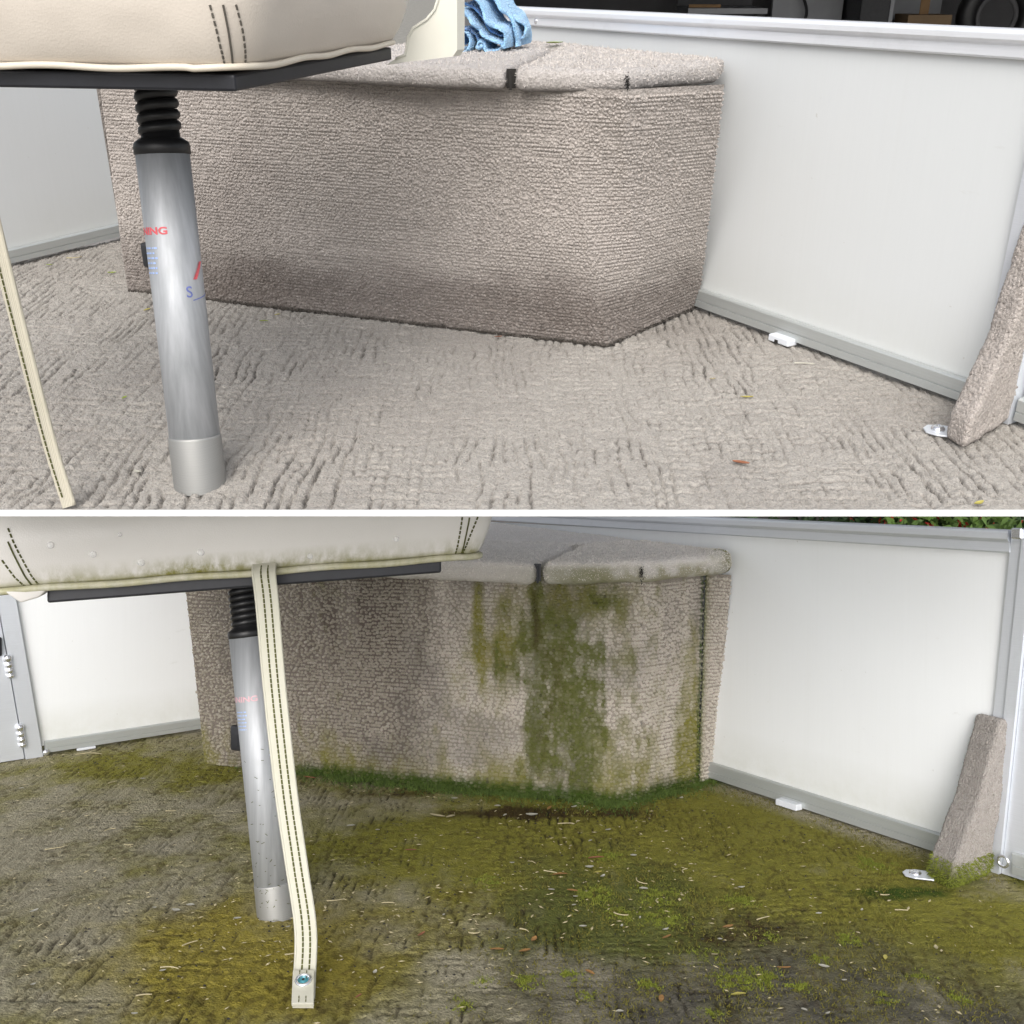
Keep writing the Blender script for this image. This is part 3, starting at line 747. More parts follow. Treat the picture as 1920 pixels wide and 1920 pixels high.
lid_piece(conA, 'lid', [gapR, pR + np.array([0, -.004, 0]), pE + np.array([-.02, -.02, 0]), e1, onwallA(-.28), la(1052, 87)], th_, M_lidA, .014, 311, la_attr, 9000)
lid_piece(conA, 'lid_strip', [la(935, 83.5), la(1050, 85.0), onwallA(-.29), onwallA(-.88), la(900, 80)], th_, M_lidA, .010, 321, la_attr, 4000)
conA.part('hinge', join(tube([gapL + np.array([.010, .004, -.004]), gapL + np.array([.010, .004, -.034])], .0022, 8), obox(gapL + np.array([.011, .030, -.018]), ((1, 0, 0), (0, 1, 0), (0, 0, 1)), (.008, .004, .015))), M_hole)
cn = pR + np.array([0.0, -.010, -.018])
P_, N_ = cn + rng.normal(0, 1, (90, 3)) * np.array([.002, .002, .007]), np.tile(np.array([0, -.4, -.9]), (90, 1))
conA.part('dark_tuft', spikes(P_, N_, .005, .002, .5, 9), M_hole, kind='stuff')

# --- lower (stained) console
cB = [B.z(385, 1432), B.z(1163, 1508), B.z(1308, 1470)]
ZB = 0.576
nB = nrm(np.cross(cB[1] - cB[0], [0, 0, 1.0]))
if nB[1] > 0: nB = -nB
topLB = B.pl(349, 1110, cB[0], nB); kb = (topLB - cB[0]) * (ZB / topLB[2])
tB = [cB[0] + kb, B.z(1200, 1086, ZB), B.z(1326, 1079, ZB) + np.array([0.0, 0.06, 0])]
V, U, Z, hg, db = console_face(cB, tB, ZB, 0.055, 0.0036, 251, 0.0020, 0.0086)
Lf = db[9 // 2 + 1]; Lt = db[-1]
n1 = fbm(U / .05, Z / .14, 4, 261); n2 = fbm(U / .018, Z / .03, 4, 262); n3 = fbm(U / .14, Z / .16, 3, 263)
def bB(m, lo=.2, hi=.8, k=.8): return sstep(lo, hi, m + (n1 - .5) * k + (n2 - .5) * .5)
uc = Lf
c1 = uc - .17 + (0.50 - Z) * -.05
vs1 = fbm(U / .016, Z / .30, 3, 264); vs2 = fbm(U / .045, Z / .22, 3, 265)
grn = blob(U, Z, (uc - .17, .37), (.14, .10)) * .80 + blob(U, Z, (uc - .13, .19), (.14, .22)) * .62 + blob(U, Z, (uc - .03, .52), (.05, .05)) * .55
grn += .60 * blob(U, Z * 0, (uc - .205, 0), (.022, 1)) * sstep(.30, .50, Z) + .40 * blob(U, Z * 0, (uc - .09, 0), (.02, 1)) * sstep(.5, .2, Z) + .35 * blob(U, Z * 0, (uc - .24, 0), (.012, 1)) * sstep(.45, .2, Z)
grn = grn * (.45 + 1.2 * vs1) * (.60 + .9 * vs2) * 1.6
olv = blob(U, Z, (uc - .29, .40), (.05, .07)) * .7 + blob(U, Z, (uc - .08, .25), (.22, .30)) * .50 + blob(U, Z, (uc - .37, .45), (.016, .16)) * .75 + blob(U, Z, (Lt - .035, .15), (.04, .35)) * .75 + blob(U, Z, (uc - .10, .52), (.16, .06)) * .8
olv += sstep(.20, .0, Z + (n3 - .5) * .14) * .55 + blob(U, Z, (uc - .40, .25), (.14, .25)) * .35
olv = olv * (.55 + .9 * vs2)
at = dict(green=np.clip(bB(grn, .14, 1.05, 1.1) * (.15 + 1.15 * n2) * 1.1, 0, .82), olive=bB(olv, .14, 1.0, .9) * .75, moss=np.clip(sstep(.035, .0, Z - n2 * .02) * sstep(.12, .4, U) + .8 * np.exp(-((U - Lt + .004) / .006) ** 2) * sstep(-.1, .3, n1), 0, 1) * .85,
          brown=bB(blob(U, Z, (uc - .18, .28), (.05, .2)) * .5 + .45 * blob(U, Z * 0, (uc - .215, 0), (.012, 1)) * sstep(.2, .5, Z), .3, .9, .8) * .8, dark=.30 * sstep(.45, .75, n3) + .35 * bB(grn, .2, 1.0, 1.2) * sstep(.45, .7, vs1), yellow=bB(blob(U, Z, (uc - .34, .36), (.04, .05)) * .7, .3, .9, .6) * .5,
          damp=.85 * sstep(.78, .64, U + (n1 - .5) * .12) + .35 * sstep(.4, .7, vs2) * sstep(.2, .45, Z), dirt=np.clip(sstep(.93, .97, vnoise(U / .007, Z / .008, 266)) * .5, 0, 1))
conB = Thing(B, 'storage_console', (cB[0] + cB[1]) / 2, 'carpeted storage console streaked with green algae under its padded lid', 'console')
ic = int(len(V) * Lf / Lt)
for nm_, i0, i1, sd_ in (('front_panel', 0, ic + 1, 621), ('side_panel', ic, len(V), 631)):
    v, f, a_ = split_grid(V, at, i0, i1); o_ = conB.part(nm_, (v, f), M_gapshade, None, True, a_, label='carpeted front panel with green algae streak' if nm_ == 'front_panel' else None)
    v, f, a_ = yarn_loops(V, U, Z, at, i0, i1, .0094, .0078, sd_, 1.0, .004, .60, .45, .0066, .10, .16); conB.part('yarn_loops', (v, f), M_carpetB2, o_, True, a_, kind='stuff')
core = [cB[0] - nB * .02 + np.array([.02, 0, 0]), cB[1] + np.array([-.02, .05, 0]), cB[2] + np.array([-.01, .03, 0]), np.array([.10, 3.70, 0]), np.array([-.62, 3.75, 0])]
conB.part('body', prism(core, (0, 0, ZB - .004)), M_carpetB2)
conB.part('left_panel', prism([cB[0] + np.array([.003, .002, 0]), cB[0] + np.array([.02, .03, 0]), cB[0] + np.array([.15, .52, 0]), cB[0] + np.array([.10, .52, 0])], (0, 0, ZB)), M_carpetB2)
# filler strip between the console and the wall
sb = [B.z(1310, 1470) + np.array([.002, .004, 0]), B.z(1339, 1458)]
st_ = [B.z(1328, 1079, ZB) + np.array([.004, .062, 0]), B.pl(1371, 1070, WB[0] + WB[2] * .012, WB[2])]
st_[1][2] = ZB
V, U, Z, hg, d2 = console_face(sb, st_, ZB, 0.001, 0.0030, 281, .002, .0085)
zr_ = np.zeros_like(U)
atF = dict(green=.4 * np.exp(-(U / .008) ** 2), olive=.3 * np.exp(-(U / .02) ** 2), moss=.6 * np.exp(-(U / .004) ** 2), brown=zr_, dark=zr_, yellow=zr_, damp=zr_, dirt=zr_)
o_ = conB.part('filler_strip', (V.reshape(-1, 3), gridfaces(*U.shape)), M_gapshade, None, True, atF)
v, f, a_ = yarn_loops(V, U, Z, atF, 0, len(V), .0094, .0078, 641, 1.0, .004, .60, .45, .0060, .10, .16); conB.part('yarn_loops', (v, f), M_carpetB2, o_, True, a_, kind='stuff')
latch(conB, B, 470, 1384, cB[0], nB, .058, .036)
# lid rises a little towards the back
def lbz(x, y, zf): return B.z(x, y, zf)
zf = .630
q0, q1, q2 = B.z(1200, 1048, .630), np.array([*(WB[0] + WB[1] * .075 + WB[2] * .012)[:2], .643]), np.array([*(WB[0] + WB[1] * (-1.0) + WB[2] * .012)[:2], .682])
ln = nrm(np.cross(q1 - q0, q2 - q0))
def lb(x, y): return B.pl(x, y, q0, ln)
def onlidB(p):
    p = np.array(p, float); p[2] = q0[2] - ((p[0] - q0[0]) * ln[0] + (p[1] - q0[1]) * ln[1]) / ln[2]; return p
def onwallB(s, off=.014): return onlidB(WB[0] + WB[1] * s + WB[2] * off)
def lb_attr(V):
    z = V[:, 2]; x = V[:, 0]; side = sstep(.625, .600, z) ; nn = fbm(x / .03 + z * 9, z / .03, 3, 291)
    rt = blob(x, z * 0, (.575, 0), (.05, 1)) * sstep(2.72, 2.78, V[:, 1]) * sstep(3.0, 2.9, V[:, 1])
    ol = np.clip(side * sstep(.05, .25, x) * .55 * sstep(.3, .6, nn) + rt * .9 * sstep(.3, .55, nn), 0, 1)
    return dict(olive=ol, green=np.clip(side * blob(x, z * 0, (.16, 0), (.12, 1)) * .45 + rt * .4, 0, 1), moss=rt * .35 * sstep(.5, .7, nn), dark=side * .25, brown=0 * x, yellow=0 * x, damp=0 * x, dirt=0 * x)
gL, gR = lb(1000, 1056), lb(1016, 1056)
lfB = onlidB(tB[0] + np.array([-.03, -.02, 0]))
pRb = lb(1198, 1052)
e1b = onwallB(.078)
pEb = onlidB(e1b + np.array([-.035, -.075, 0]))
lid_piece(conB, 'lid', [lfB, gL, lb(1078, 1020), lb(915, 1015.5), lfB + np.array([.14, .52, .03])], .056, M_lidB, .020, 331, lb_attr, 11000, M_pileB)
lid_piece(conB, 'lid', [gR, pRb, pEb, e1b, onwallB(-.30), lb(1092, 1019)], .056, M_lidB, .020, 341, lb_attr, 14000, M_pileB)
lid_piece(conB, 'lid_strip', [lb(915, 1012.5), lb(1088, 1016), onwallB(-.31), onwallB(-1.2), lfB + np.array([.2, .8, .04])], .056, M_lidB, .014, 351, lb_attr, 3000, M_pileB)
conB.part('hinge', join(tube([gL + np.array([.011, .006, -.006]), gL + np.array([.011, .006, -.050])], .003, 8), obox(gL + np.array([.011, .036, -.026]), ((1, 0, 0), (0, 1, 0), (0, 0, 1)), (.009, .005, .022))), M_plate)
cn = pRb + np.array([.006, -.006, -.030])
P_ = cn + rng.normal(0, 1, (90, 3)) * np.array([.0025, .002, .010])
conB.part('dark_tuft', spikes(P_, np.tile(np.array([0, -.4, -.9]), (90, 1)), .006, .0025, .5, 19), M_hole, kind='stuff')

# ------------------------------------------------------------------ seats on posts
def rounded_outline(P, r, n=220):
    P = [np.asarray(p, float)[:2] for p in P]; m = len(P); out = []
    for i in range(m):
        a, b, c = P[i - 1], P[i], P[(i + 1) % m]
        u, v = nrm(a - b), nrm(c - b)
        for k in np.linspace(0, 1, 12):
            out.append((1 - k) ** 2 * (b + u * r) + 2 * k * (1 - k) * b + k * k * (b + v * r))
    out = np.array(out + [out[0]])
    d = np.concatenate([[0], np.cumsum(np.linalg.norm(np.diff(out, axis=0), axis=1))])
    s = np.linspace(0, d[-1], n + 1)[:-1]
    return np.stack([np.interp(s, d, out[:, 0]), np.interp(s, d, out[:, 1])], 1)
class Cushion:
    PROF = [(-.060, .000), (-.030, -.001), (-.010, .001), (.000, .008), (.008, .022), (.016, .042), (.022, .062), (.025, .082), (.023, .104), (.015, .126), (.000, .146), (-.022, .160), (-.06, .168), (-.13, .172)]
    def __init__(s, outline, zfun, seed):
        s.o = outline; c = outline.mean(0); s.c = c
        T = np.roll(outline, -1, 0) - np.roll(outline, 1, 0); T /= np.linalg.norm(T, axis=1)[:, None]
        N = np.stack([T[:, 1], -T[:, 0]], 1)
        if (N * (outline - c)).sum() < 0: N = -N
        s.N = N; s.zf = zfun; s.seed = seed
    def pt(s, i, k, lift=0.0):
        """i: fractional outline index, k: fractional profile index"""
        n = len(s.o); i0 = int(math.floor(i)) % n; f = i - math.floor(i)
        o = s.o[i0] * (1 - f) + s.o[(i0 + 1) % n] * f; N = nrm(s.N[i0] * (1 - f) + s.N[(i0 + 1) % n] * f)
        k0 = int(min(max(math.floor(k), 0), len(s.PROF) - 2)); g = k - k0
        off = s.PROF[k0][0] * (1 - g) + s.PROF[k0 + 1][0] * g; z = s.PROF[k0][1] * (1 - g) + s.PROF[k0 + 1][1] * g
        p = o + N * off if off > -.03 else s.c + (o - s.c) * (1 + off / np.linalg.norm(o - s.c))
        w = (vnoise((o[0] - o[1]) / .12, k / 3.0 + o[1] * 2, s.seed) - .5) * .006 + (vnoise((o[0] - o[1]) / .04, k / 1.5 + o[1] * 5, s.seed + 1) - .5) * .0018
        if k < 2: w *= 0
        p = p + N * (w + lift)
        return np.array([p[0], p[1], s.zf(p[0], p[1]) + z])
    def mesh(s):
        n = len(s.o); ks = np.arange(0, len(s.PROF) - .99, .5); V = []; I = []; K = []
        for k in ks:
            for i in range(n): V.append(s.pt(i, k)); I.append(i); K.append(k)
        Fc = []
        for a in range(len(ks) - 1):
            for i in range(n):
                j = (i + 1) % n; Fc.append((a * n + i, a * n + j, (a + 1) * n + j, (a + 1) * n + i))
        m = len(V); V.append(np.array([*s.c, s.zf(*s.c)])); V.append(np.array([*s.c, s.zf(*s.c) + .175])); I += [0, 0]; K += [0, 13]
        for i in range(n):
            j = (i + 1) % n; Fc.append((j, i, m)); Fc.append(((len(ks) - 1) * n + i, (len(ks) - 1) * n + j, m + 1))
        return np.array(V), Fc, np.array(I), np.array(K)
    def near(s, deck, px, py, klo=2, khi=11):
        """outline/profile position whose picture point is nearest (px, py)"""
        best = (1e9, 0, 0)
        for i in range(len(s.o)):
            for k in np.arange(klo, khi, .5):
                x, y = pix(deck, s.pt(i, k)); d = (x - px) ** 2 + (y - py) ** 2
                if d < best[0] and s.N[i][1] < -0.4: best = (d, i, k)
        return best[1], best[2]
def pix(deck, P):
    y, z = P[1], P[2] - deck.h; f = y * deck.c - z * deck.q
    return 960 + 2000 * P[0] / f, 960 - 2000 * (y * deck.q + z * deck.c) / f
def stitch_line(cu, deck, a, b, n, r=.0011, lift=.0006, gap=.62):
    i0, k0 = cu.near(deck, *a); i1, k1 = cu.near(deck, *b); parts = []
    N_ = len(cu.o); i1 = i0 + ((i1 - i0 + N_ / 2) % N_ - N_ / 2)
    for q in range(n):
        f0, f1 = q / n, (q + gap) / n
        p = [cu.pt(i0 + (i1 - i0) * f, k0 + (k1 - k0) * f, lift) for f in np.linspace(f0, f1, 3 if n > 1 else 24)]
        parts.append(tube(p, r, 5))
    return join(*parts)

def helix(o, d, R, r, turns, h, n=20):
    u, w, d = frame_of(d); o = np.asarray(o, float); P = []
    for q in np.linspace(0, turns, int(turns * n) + 1):
        a = 2 * math.pi * q; P.append(o + d * (h * q / turns) + R * (math.cos(a) * u + math.sin(a) * w))
    return tube(P, r, 8)
def wrap_text(s, size, xs, bold, cyl, ang0, zc, serif=False):
    """text laid round a cylinder: cyl=(origin, axis, radius, facing direction)"""
    cu = bpy.data.curves.new('lettering', 'FONT'); cu.body = s; cu.size = size; cu.offset = bold; cu.resolution_u = 4
    ob = bpy.data.objects.new('lettering', cu); COL.objects.link(ob)
    dg = bpy.context.evaluated_depsgraph_get(); dg.update()
    me = bpy.data.meshes.new_from_object(ob.evaluated_get(dg))
    bm = bmesh.new(); bm.from_mesh(me)
    bmesh.ops.subdivide_edges(bm, edges=[e for e in bm.edges if e.calc_length() > size * .3], cuts=2)
    bmesh.ops.triangulate(bm, faces=bm.faces[:])
    bm.verts.index_update()
    V = np.array([v.co[:] for v in bm.verts]); Fc = [tuple(v.index for v in f.verts) for f in bm.faces]; bm.free()
    bpy.data.objects.remove(ob); bpy.data.curves.remove(cu); bpy.data.meshes.remove(me)
    return wrap(V[:, 0] * xs, V[:, 1], Fc, cyl, ang0, zc)
def wrap(x, y, Fc, cyl, ang0, zc, lift=.0005):
    o, ax, R, face = cyl; ax = nrm(ax); fr = nrm(face - ax * np.dot(face, ax)); rt = np.cross(fr, -ax); rt = nrm(rt)
    if rt[0] < 0: rt = -rt
    a = ang0 + np.asarray(x) / R
    V = o + ax * (zc + np.asarray(y))[:, None] + (R + lift) * (np.cos(a)[:, None] * fr + np.sin(a)[:, None] * rt)
    return V, Fc
def bars(rows, pitch, hgt, width, seed):
    r = random.Random(seed); V, Fc = [], []
    for k in range(rows):
        x = 0.0
        while x < width:
            w = r.uniform(.0016, .005); m = len(V)
            for (a, b) in ((x, 0), (x + w, 0), (x + w, hgt), (x, hgt)): V.append((a, -k * pitch + b))
            Fc.append((m, m + 1, m + 2, m + 3)); x += w + r.uniform(.0008, .0018)
    V = np.array(V); return V[:, 0], V[:, 1], Fc

def build_seat(deck, label, base, axis_top, R, Lsleeve, Ltube, Lboot, rows):
    pass

# upper seat
pbA = A.z(375, 905); ptA = A.y(305, 289, 1.415)
axA = nrm(ptA - pbA); LA = np.linalg.norm(ptA - pbA); RA = 0.0335
seatA = Thing(A, 'boat_seat', pbA, 'cream vinyl boat seat on a clean aluminium post, black coil boot', 'seat')
post = seatA.part('post', lathe(pbA, axA, [(RA, -.01), (RA, LA - .001), (RA * .9, LA)], 64), M_tube, None, True)
slp = [(RA * 1.045, -.01), (RA * 1.045, .064), (RA * 1.03, .0665), (RA * 1.003, .067)]
seatA.part('floor_sleeve', lathe(pbA, axA, slp, 64, False), M_sleeve, None, True)
seatA.part('collar', lathe(pbA + axA * LA, axA, [(RA * 1.0, -.001), (RA * 1.045, .0), (RA * 1.045, .009), (RA * 1.0, .014), (RA * .84, .018), (RA * .72, .02), (RA * .70, .030)], 48), M_boot, None, True)
seatA.part('inner_stem', lathe(pbA + axA * LA, axA, [(RA * .60, .01), (RA * .60, .12)], 32), M_boot, None, True)
seatA.part('coil_boot', helix(pbA + axA * (LA + .024), axA, RA * .60, .0072, 6.2, .082), M_boot, None, True)
face = np.array([0, 0, A.h]) - (pbA + axA * .2); cylA = (pbA, axA, RA, face)
seatA.part('lettering', wrap_text('WARNING', .0125, 1.35, .0004, cylA, -2.58, LA - .098), M_red, post, label='red capital lettering reading WARNING round the post')
x, y, f = bars(6, .0062, .0022, .020, 3)
seatA.part('fine_print', wrap(x, y, f, cylA, -1.35, LA - .116), M_blueB, post)
seatA.part('lettering', wrap_text('S', .020, 1.0, .0002, cylA, .28, .252), M_blue, post, label='blue letter S on the post')
x = np.array([.012, .050, .050, .012]); y = np.array([-.002, .004, .0052, -.0008])
seatA.part('underline', wrap(np.linspace(.010, .05, 9).repeat(2), np.concatenate([[-.003 + .001 * k, -.0016 + .001 * k] for k in range(9)]), [(2 * k, 2 * k + 2, 2 * k + 3, 2 * k + 1) for k in range(8)], cylA, .24, .250), M_blue, post)
seatA.part('red_mark', wrap(np.array([[k * .0035, k * .0035 + .006] for k in range(5)]).ravel(), np.repeat(np.arange(5) * .0055, 2), [(2 * k, 2 * k + 1, 2 * k + 3, 2 * k + 2) for k in range(4)], cylA, .62, .274, .0012), M_red, post)
zsA = 0.512
FR = A.z(452, 182, zsA)[:2] + np.array([0.0, 0.008]); dl = nrm(A.z(10, 172, zsA)[:2] - FR); dr = nrm(A.z(748, 118, zsA)[:2] - FR)
polyA = [FR, FR + dr * .50, FR + dr * .50 + dl * .52, FR + dl * .56]
def inset(P, k):
    c = np.mean(P, 0); return [c + (p - c) * (1 - k) for p in P]
pl_ = [np.array([*p, zsA]) for p in inset(polyA, .05)]
plate = seatA.part('base_plate', bev(prism([p + np.array([0, 0, .003]) for p in pl_], (0, 0, .017)), .003), M_plate)
bc = pbA + axA * (LA + .10); bc[2] = zsA - .006
seatA.part('swivel_mount', lathe(bc, (0, 0, 1), [(.05, -.004), (.075, .0), (.095, .0055)], 32), M_plate, None, True)
outA = rounded_outline(polyA, .05, 240)
cuA = Cushion(outA, lambda x, y: zsA + .024, 401)
V, Fc, I_, K_ = cuA.mesh()
cush = seatA.part('cushion', (V, Fc), M_vinylA, None, True)
seatA.part('piping', tube([cuA.pt(i, 2.6) + np.array([*cuA.N[i] * .004, -.003 + .0012 * math.sin(i * .35)]) for i in range(240)], .0036, 8, True), M_pipingA, cush, True)
for a, b, m in (((403, 8), (419, 142), 11), ((441, 8), (456, 146), 11)):
    seatA.part('stitching', stitch_line(cuA, A, a, b, m, .0012), M_thread, cush)
seatA.part('seam', stitch_line(cuA, A, (419, 8), (434, 144), 1, .0012, .0012, 1.0), M_thread, cush)
# cream hinge bracket on the far side of the cushion
bp = [(857, -60), (857, 94), (849, 106), (800, 112), (752, 117), (724, 122), (742, 110), (760, 102), (765, 70), (775, 52), (800, 36), (815, 18), (822, -5), (826, -60)]
bq = [A.y(x, y, 1.69) for x, y in bp]
def fan_prism(P, vec, k):
    """concave outline, filled as a strip between its two sides; the first k points run down the right side"""
    P = np.asarray(P); n = len(P); V = np.concatenate([P, P + np.asarray(vec)]); Fc = []
    tri = [(0, 1, 13), (1, 12, 13), (1, 11, 12), (1, 10, 11), (1, 9, 10), (1, 8, 9), (1, 2, 8), (2, 7, 8), (2, 3, 7), (3, 4, 7), (4, 6, 7), (4, 5, 6)]
    Fc = [t_ for t_ in tri] + [tuple(n + q for q in reversed(t_)) for t_ in tri] + [(a, (a + 1) % n, n + (a + 1) % n, n + a) for a in range(n)]
    return V, Fc
brk = seatA.part('hinge_bracket', fan_prism(bq, (0.01, .020, 0), 6), M_cream)
seatA.part('rim', tube([q + np.array([0, -.001, 0]) for q in bq[6:]], .0022, 6), M_cream, brk, True)

# lower seat
pbB = B.z(519, 1712); ptB = B.y(465, 1193, 2.06)
axB = nrm(ptB - pbB); LB = np.linalg.norm(ptB - pbB); RB = 0.0362
seatB = Thing(B, 'boat_seat', pbB, 'grimy white boat seat with algae along its seam on a speckled aluminium post', 'seat')
post = seatB.part('post', lathe(pbB, axB, [(RB, -.01), (RB, LB - .001), (RB * .9, LB)], 64), M_tube, None, True)
seatB.part('floor_sleeve', lathe(pbB, axB, [(RB * 1.03, -.01), (RB * 1.03, .056), (RB * 1.02, .0585), (RB * 1.002, .059)], 64, False), M_sleeve, None, True)
seatB.part('collar', lathe(pbB + axB * LB, axB, [(RB, -.001), (RB * 1.045, .0), (RB * 1.045, .009), (RB * 1.0, .013), (RB * .84, .016), (RB * .72, .02), (RB * .70, .03)], 48), M_boot, None, True)
seatB.part('inner_stem', lathe(pbB + axB * LB, axB, [(RB * .62, .01), (RB * .62, .11)], 32), M_boot, None, True)
seatB.part('coil_boot', helix(pbB + axB * (LB + .022), axB, RB * .64, .0066, 6.2, .075), M_boot, None, True)
face = np.array([0, 0, B.h]) - (pbB + axB * .3); cylB = (pbB, axB, RB, face)
seatB.part('lettering', wrap_text('WARNING', .0145, 1.35, .0004, cylB, -2.45, LB - .122), M_redB, post, label='faded red capital lettering reading WARNING round the post')
x, y, f = bars(6, .0066, .0022, .022, 5)
seatB.part('fine_print', wrap(x, y, f, cylB, -1.2, LB - .142), M_blueB, post)
seatB.part('lettering', wrap_text('S', .022, 1.0, .0003, cylB, .46, .300), M_blueB, post, label='faded blue letter S half behind the strap')
# clippings stuck to the post
V_, F_ = [], []
for k in range(46):
    a = random.uniform(-1.0, .6); zz = .02 + random.random() ** 1.6 * .30; l = random.uniform(.002, .007); an = random.uniform(-.9, .9)
    m = len(V_); dx, dy = math.cos(an) * l, math.sin(an) * l; w = .0009
    for (p, q) in ((0, 0), (dx, dy), (dx - dy / l * w, dy + dx / l * w), (-dy / l * w, dx / l * w)): V_.append((a * RB + p, zz + q))
    F_.append((m, m + 1, m + 2, m + 3))
V_ = np.array(V_)
seatB.part('clippings', wrap(V_[:, 0], V_[:, 1], F_, cylB, 0, 0, .0016), M_threadB, post, kind='stuff')
dB0, dB1 = 1.80, 1.955
fl = B.y(88, 1131, dB0); fr_ = B.y(828, 1074, dB1)
ez = nrm(fr_ - fl); slope = ez[2] / np.linalg.norm(ez[:2]); e2 = nrm(ez[:2]); bk2 = np.array([-e2[1], e2[0]])
zB = lambda x, y: fl[2] + slope * (((x - fl[0]) * e2[0] + (y - fl[1]) * e2[1]))
W_ = np.linalg.norm((fr_ - fl)[:2])
plB = [fl[:2], fr_[:2], fr_[:2] + bk2 * .42, fl[:2] + bk2 * .42]
plate = seatB.part('base_plate', bev(prism([np.array([*p, zB(*p)]) for p in plB], (0, 0, .026)), .004), M_plate)
mc = pbB + axB * (LB + .09); mz = zB(mc[0], mc[1])
seatB.part('swivel_mount', lathe(np.array([mc[0], mc[1], mz]), (0, 0, 1), [(.045, -.012), (.06, -.006), (.10, .001)], 32), M_plate, None, True)
f0 = fl[:2] - e2 * .20 - bk2 * .022; f1 = fr_[:2] + e2 * .072 - bk2 * .022
polyB = [f1, f1 + bk2 * .48, f0 + bk2 * .48, f0]
outB = rounded_outline(polyB, .03, 260)
cuB = Cushion(outB, lambda x, y: zB(x, y) + .028, 421)
V, Fc, I_, K_ = cuB.mesh()
al = np.clip(1.15 - np.abs(K_ - 2.8) / 1.9, 0, 1); xx = V[:, 0]
sel = .25 + .95 * np.exp(-((xx + .545) / .09) ** 2) + .55 * np.exp(-((xx + .33) / .10) ** 2) + .5 * np.exp(-((xx + .08) / .06) ** 2) + .45 * np.exp(-((xx + .74) / .05) ** 2)
edge = np.clip(1.0 - np.abs(K_ - 2.5) / 1.0, 0, 1) * .75
cush = seatB.part('cushion', (V, Fc), M_vinylB, None, True, dict(algae=np.clip(al * sel, 0, 1), edge=edge))
pv = tube([cuB.pt(i, 2.6) + np.array([*cuB.N[i] * .005, -.006 + .0012 * math.sin(i * .3)]) for i in range(260)], .0062, 8, True)
seatB.part('piping', pv, M_vinylB, cush, True, dict(algae=np.full(len(pv[0]), .4), edge=.25 + .45 * fbm(pv[0][:, 0] / .04, pv[0][:, 1] / .04, 3, 5)))
f0c = fl[:2] - e2 * .075 - bk2 * .026
cf = [np.array([*p, zB(*p) + .026]) for p in (f0c, f0c + e2 * .085)]
fold = seatB.part('corner_fold', bev(prism([cf[0] + np.array([.012, 0, .004]), cf[1] + np.array([0, 0, .004]), cf[1] + np.array([-.018, 0, -.014]), (cf[0] + cf[1]) / 2 + np.array([-.004, 0, -.020])], (bk2[0] * .05, bk2[1] * .05, 0)), .003, 3), M_vinylB, cush, True)
for a, b, m in (((10, 993), (76, 1098), 13), ((10, 1045), (46, 1102), 7), ((868, 966), (848, 1048), 12), ((889, 966), (866, 1046), 12)):
    seatB.part('stitching', stitch_line(cuB, B, a, b, m, .0016, .0006, .7), M_threadB, cush)
for a, b in (((10, 1018), (62, 1100)), ((878, 966), (857, 1047))):
    seatB.part('seam', stitch_line(cuB, B, a, b, 1, .0014, .0012, 1.0), M_threadB, cush)
for (x, y, r_), wh in zip(((97, 1026, .0062), (177, 1040, .0062), (267, 1053, .0066), (373, 1041, .0062), (583, 1041, .0055), (738, 1014, .0055), (222, 1004, .004)), ('leftmost', 'second from the left', 'lowest', 'middle', 'right of the strap', 'rightmost', 'topmost tiny')):
    i, k = cuB.near(B, x, y); c = cuB.pt(i, k, .0); N3 = np.array([*cuB.N[i], .1])
    d_ = single(B, 'water_drop', lathe(c, N3, [(r_, -.0004), (r_ * .96, r_ * .25), (r_ * .8, r_ * .48), (r_ * .5, r_ * .66), (.0002, r_ * .72)], 18), M_drop, c, 'clear water drop on the grimy white cushion front, the %s one' % wh, 'drop', 'water drops on the cushion', smooth=True)

# ------------------------------------------------------------------ straps
def ribbon(P, Wd, width, thick, n_across=2):
    """P centre line, Wd width direction per point; returns boxy ribbon"""
    P = np.asarray(P, float); m = len(P); V = []; T = np.gradient(P, axis=0)
    for i in range(m):
        w = nrm(Wd[i]); nn = nrm(np.cross(T[i], w)) * thick / 2; w = w * width[i] / 2
        V += [P[i] - w - nn, P[i] + w - nn, P[i] + w + nn, P[i] - w + nn]
    Fc = [(0, 3, 2, 1), tuple(4 * (m - 1) + k for k in range(4))]
    for i in range(m - 1):
        for k in range(4):
            k2 = (k + 1) % 4; Fc.append((4 * i + k, 4 * i + k2, 4 * i + 4 + k2, 4 * i + 4 + k))
    return np.array(V), Fc
def spline(K, m):
    K = np.asarray(K, float); t = np.linspace(0, len(K) - 1, m); out = []
    for q in t:
        i = min(int(q), len(K) - 2); f = q - i
        p0_, p1, p2, p3 = K[max(i - 1, 0)], K[i], K[i + 1], K[min(i + 2, len(K) - 1)]
        out.append(.5 * (2 * p1 + (p2 - p0_) * f + (2 * p0_ - 5 * p1 + 4 * p2 - p3) * f * f + (3 * p1 - p0_ - 3 * p2 + p3) * f ** 3))
    return np.array(out)
def thread_on(C, Wd, off, nn_off, r, gap, per):
    T = np.gradient(C, axis=0); parts = []
    L = np.concatenate([[0], np.cumsum(np.linalg.norm(np.diff(C, axis=0), axis=1))]); k = 0.0
    def at(s): return np.array([np.interp(s, L, C[:, j]) for j in range(3)])
    w = nrm(Wd[0]); side = nrm(np.cross(T[len(T) // 2], w)); 
    if side[1] > 0: side = -side
    while k < L[-1] - per:
        p = [at(k), at(k + per * gap * .5), at(k + per * gap)]
        i = min(int(np.searchsorted(L, k)), len(Wd) - 1)
        parts.append(tube([q + nrm(Wd[i]) * off + side * nn_off for q in p], r, 5)); k += per
    return join(*parts)
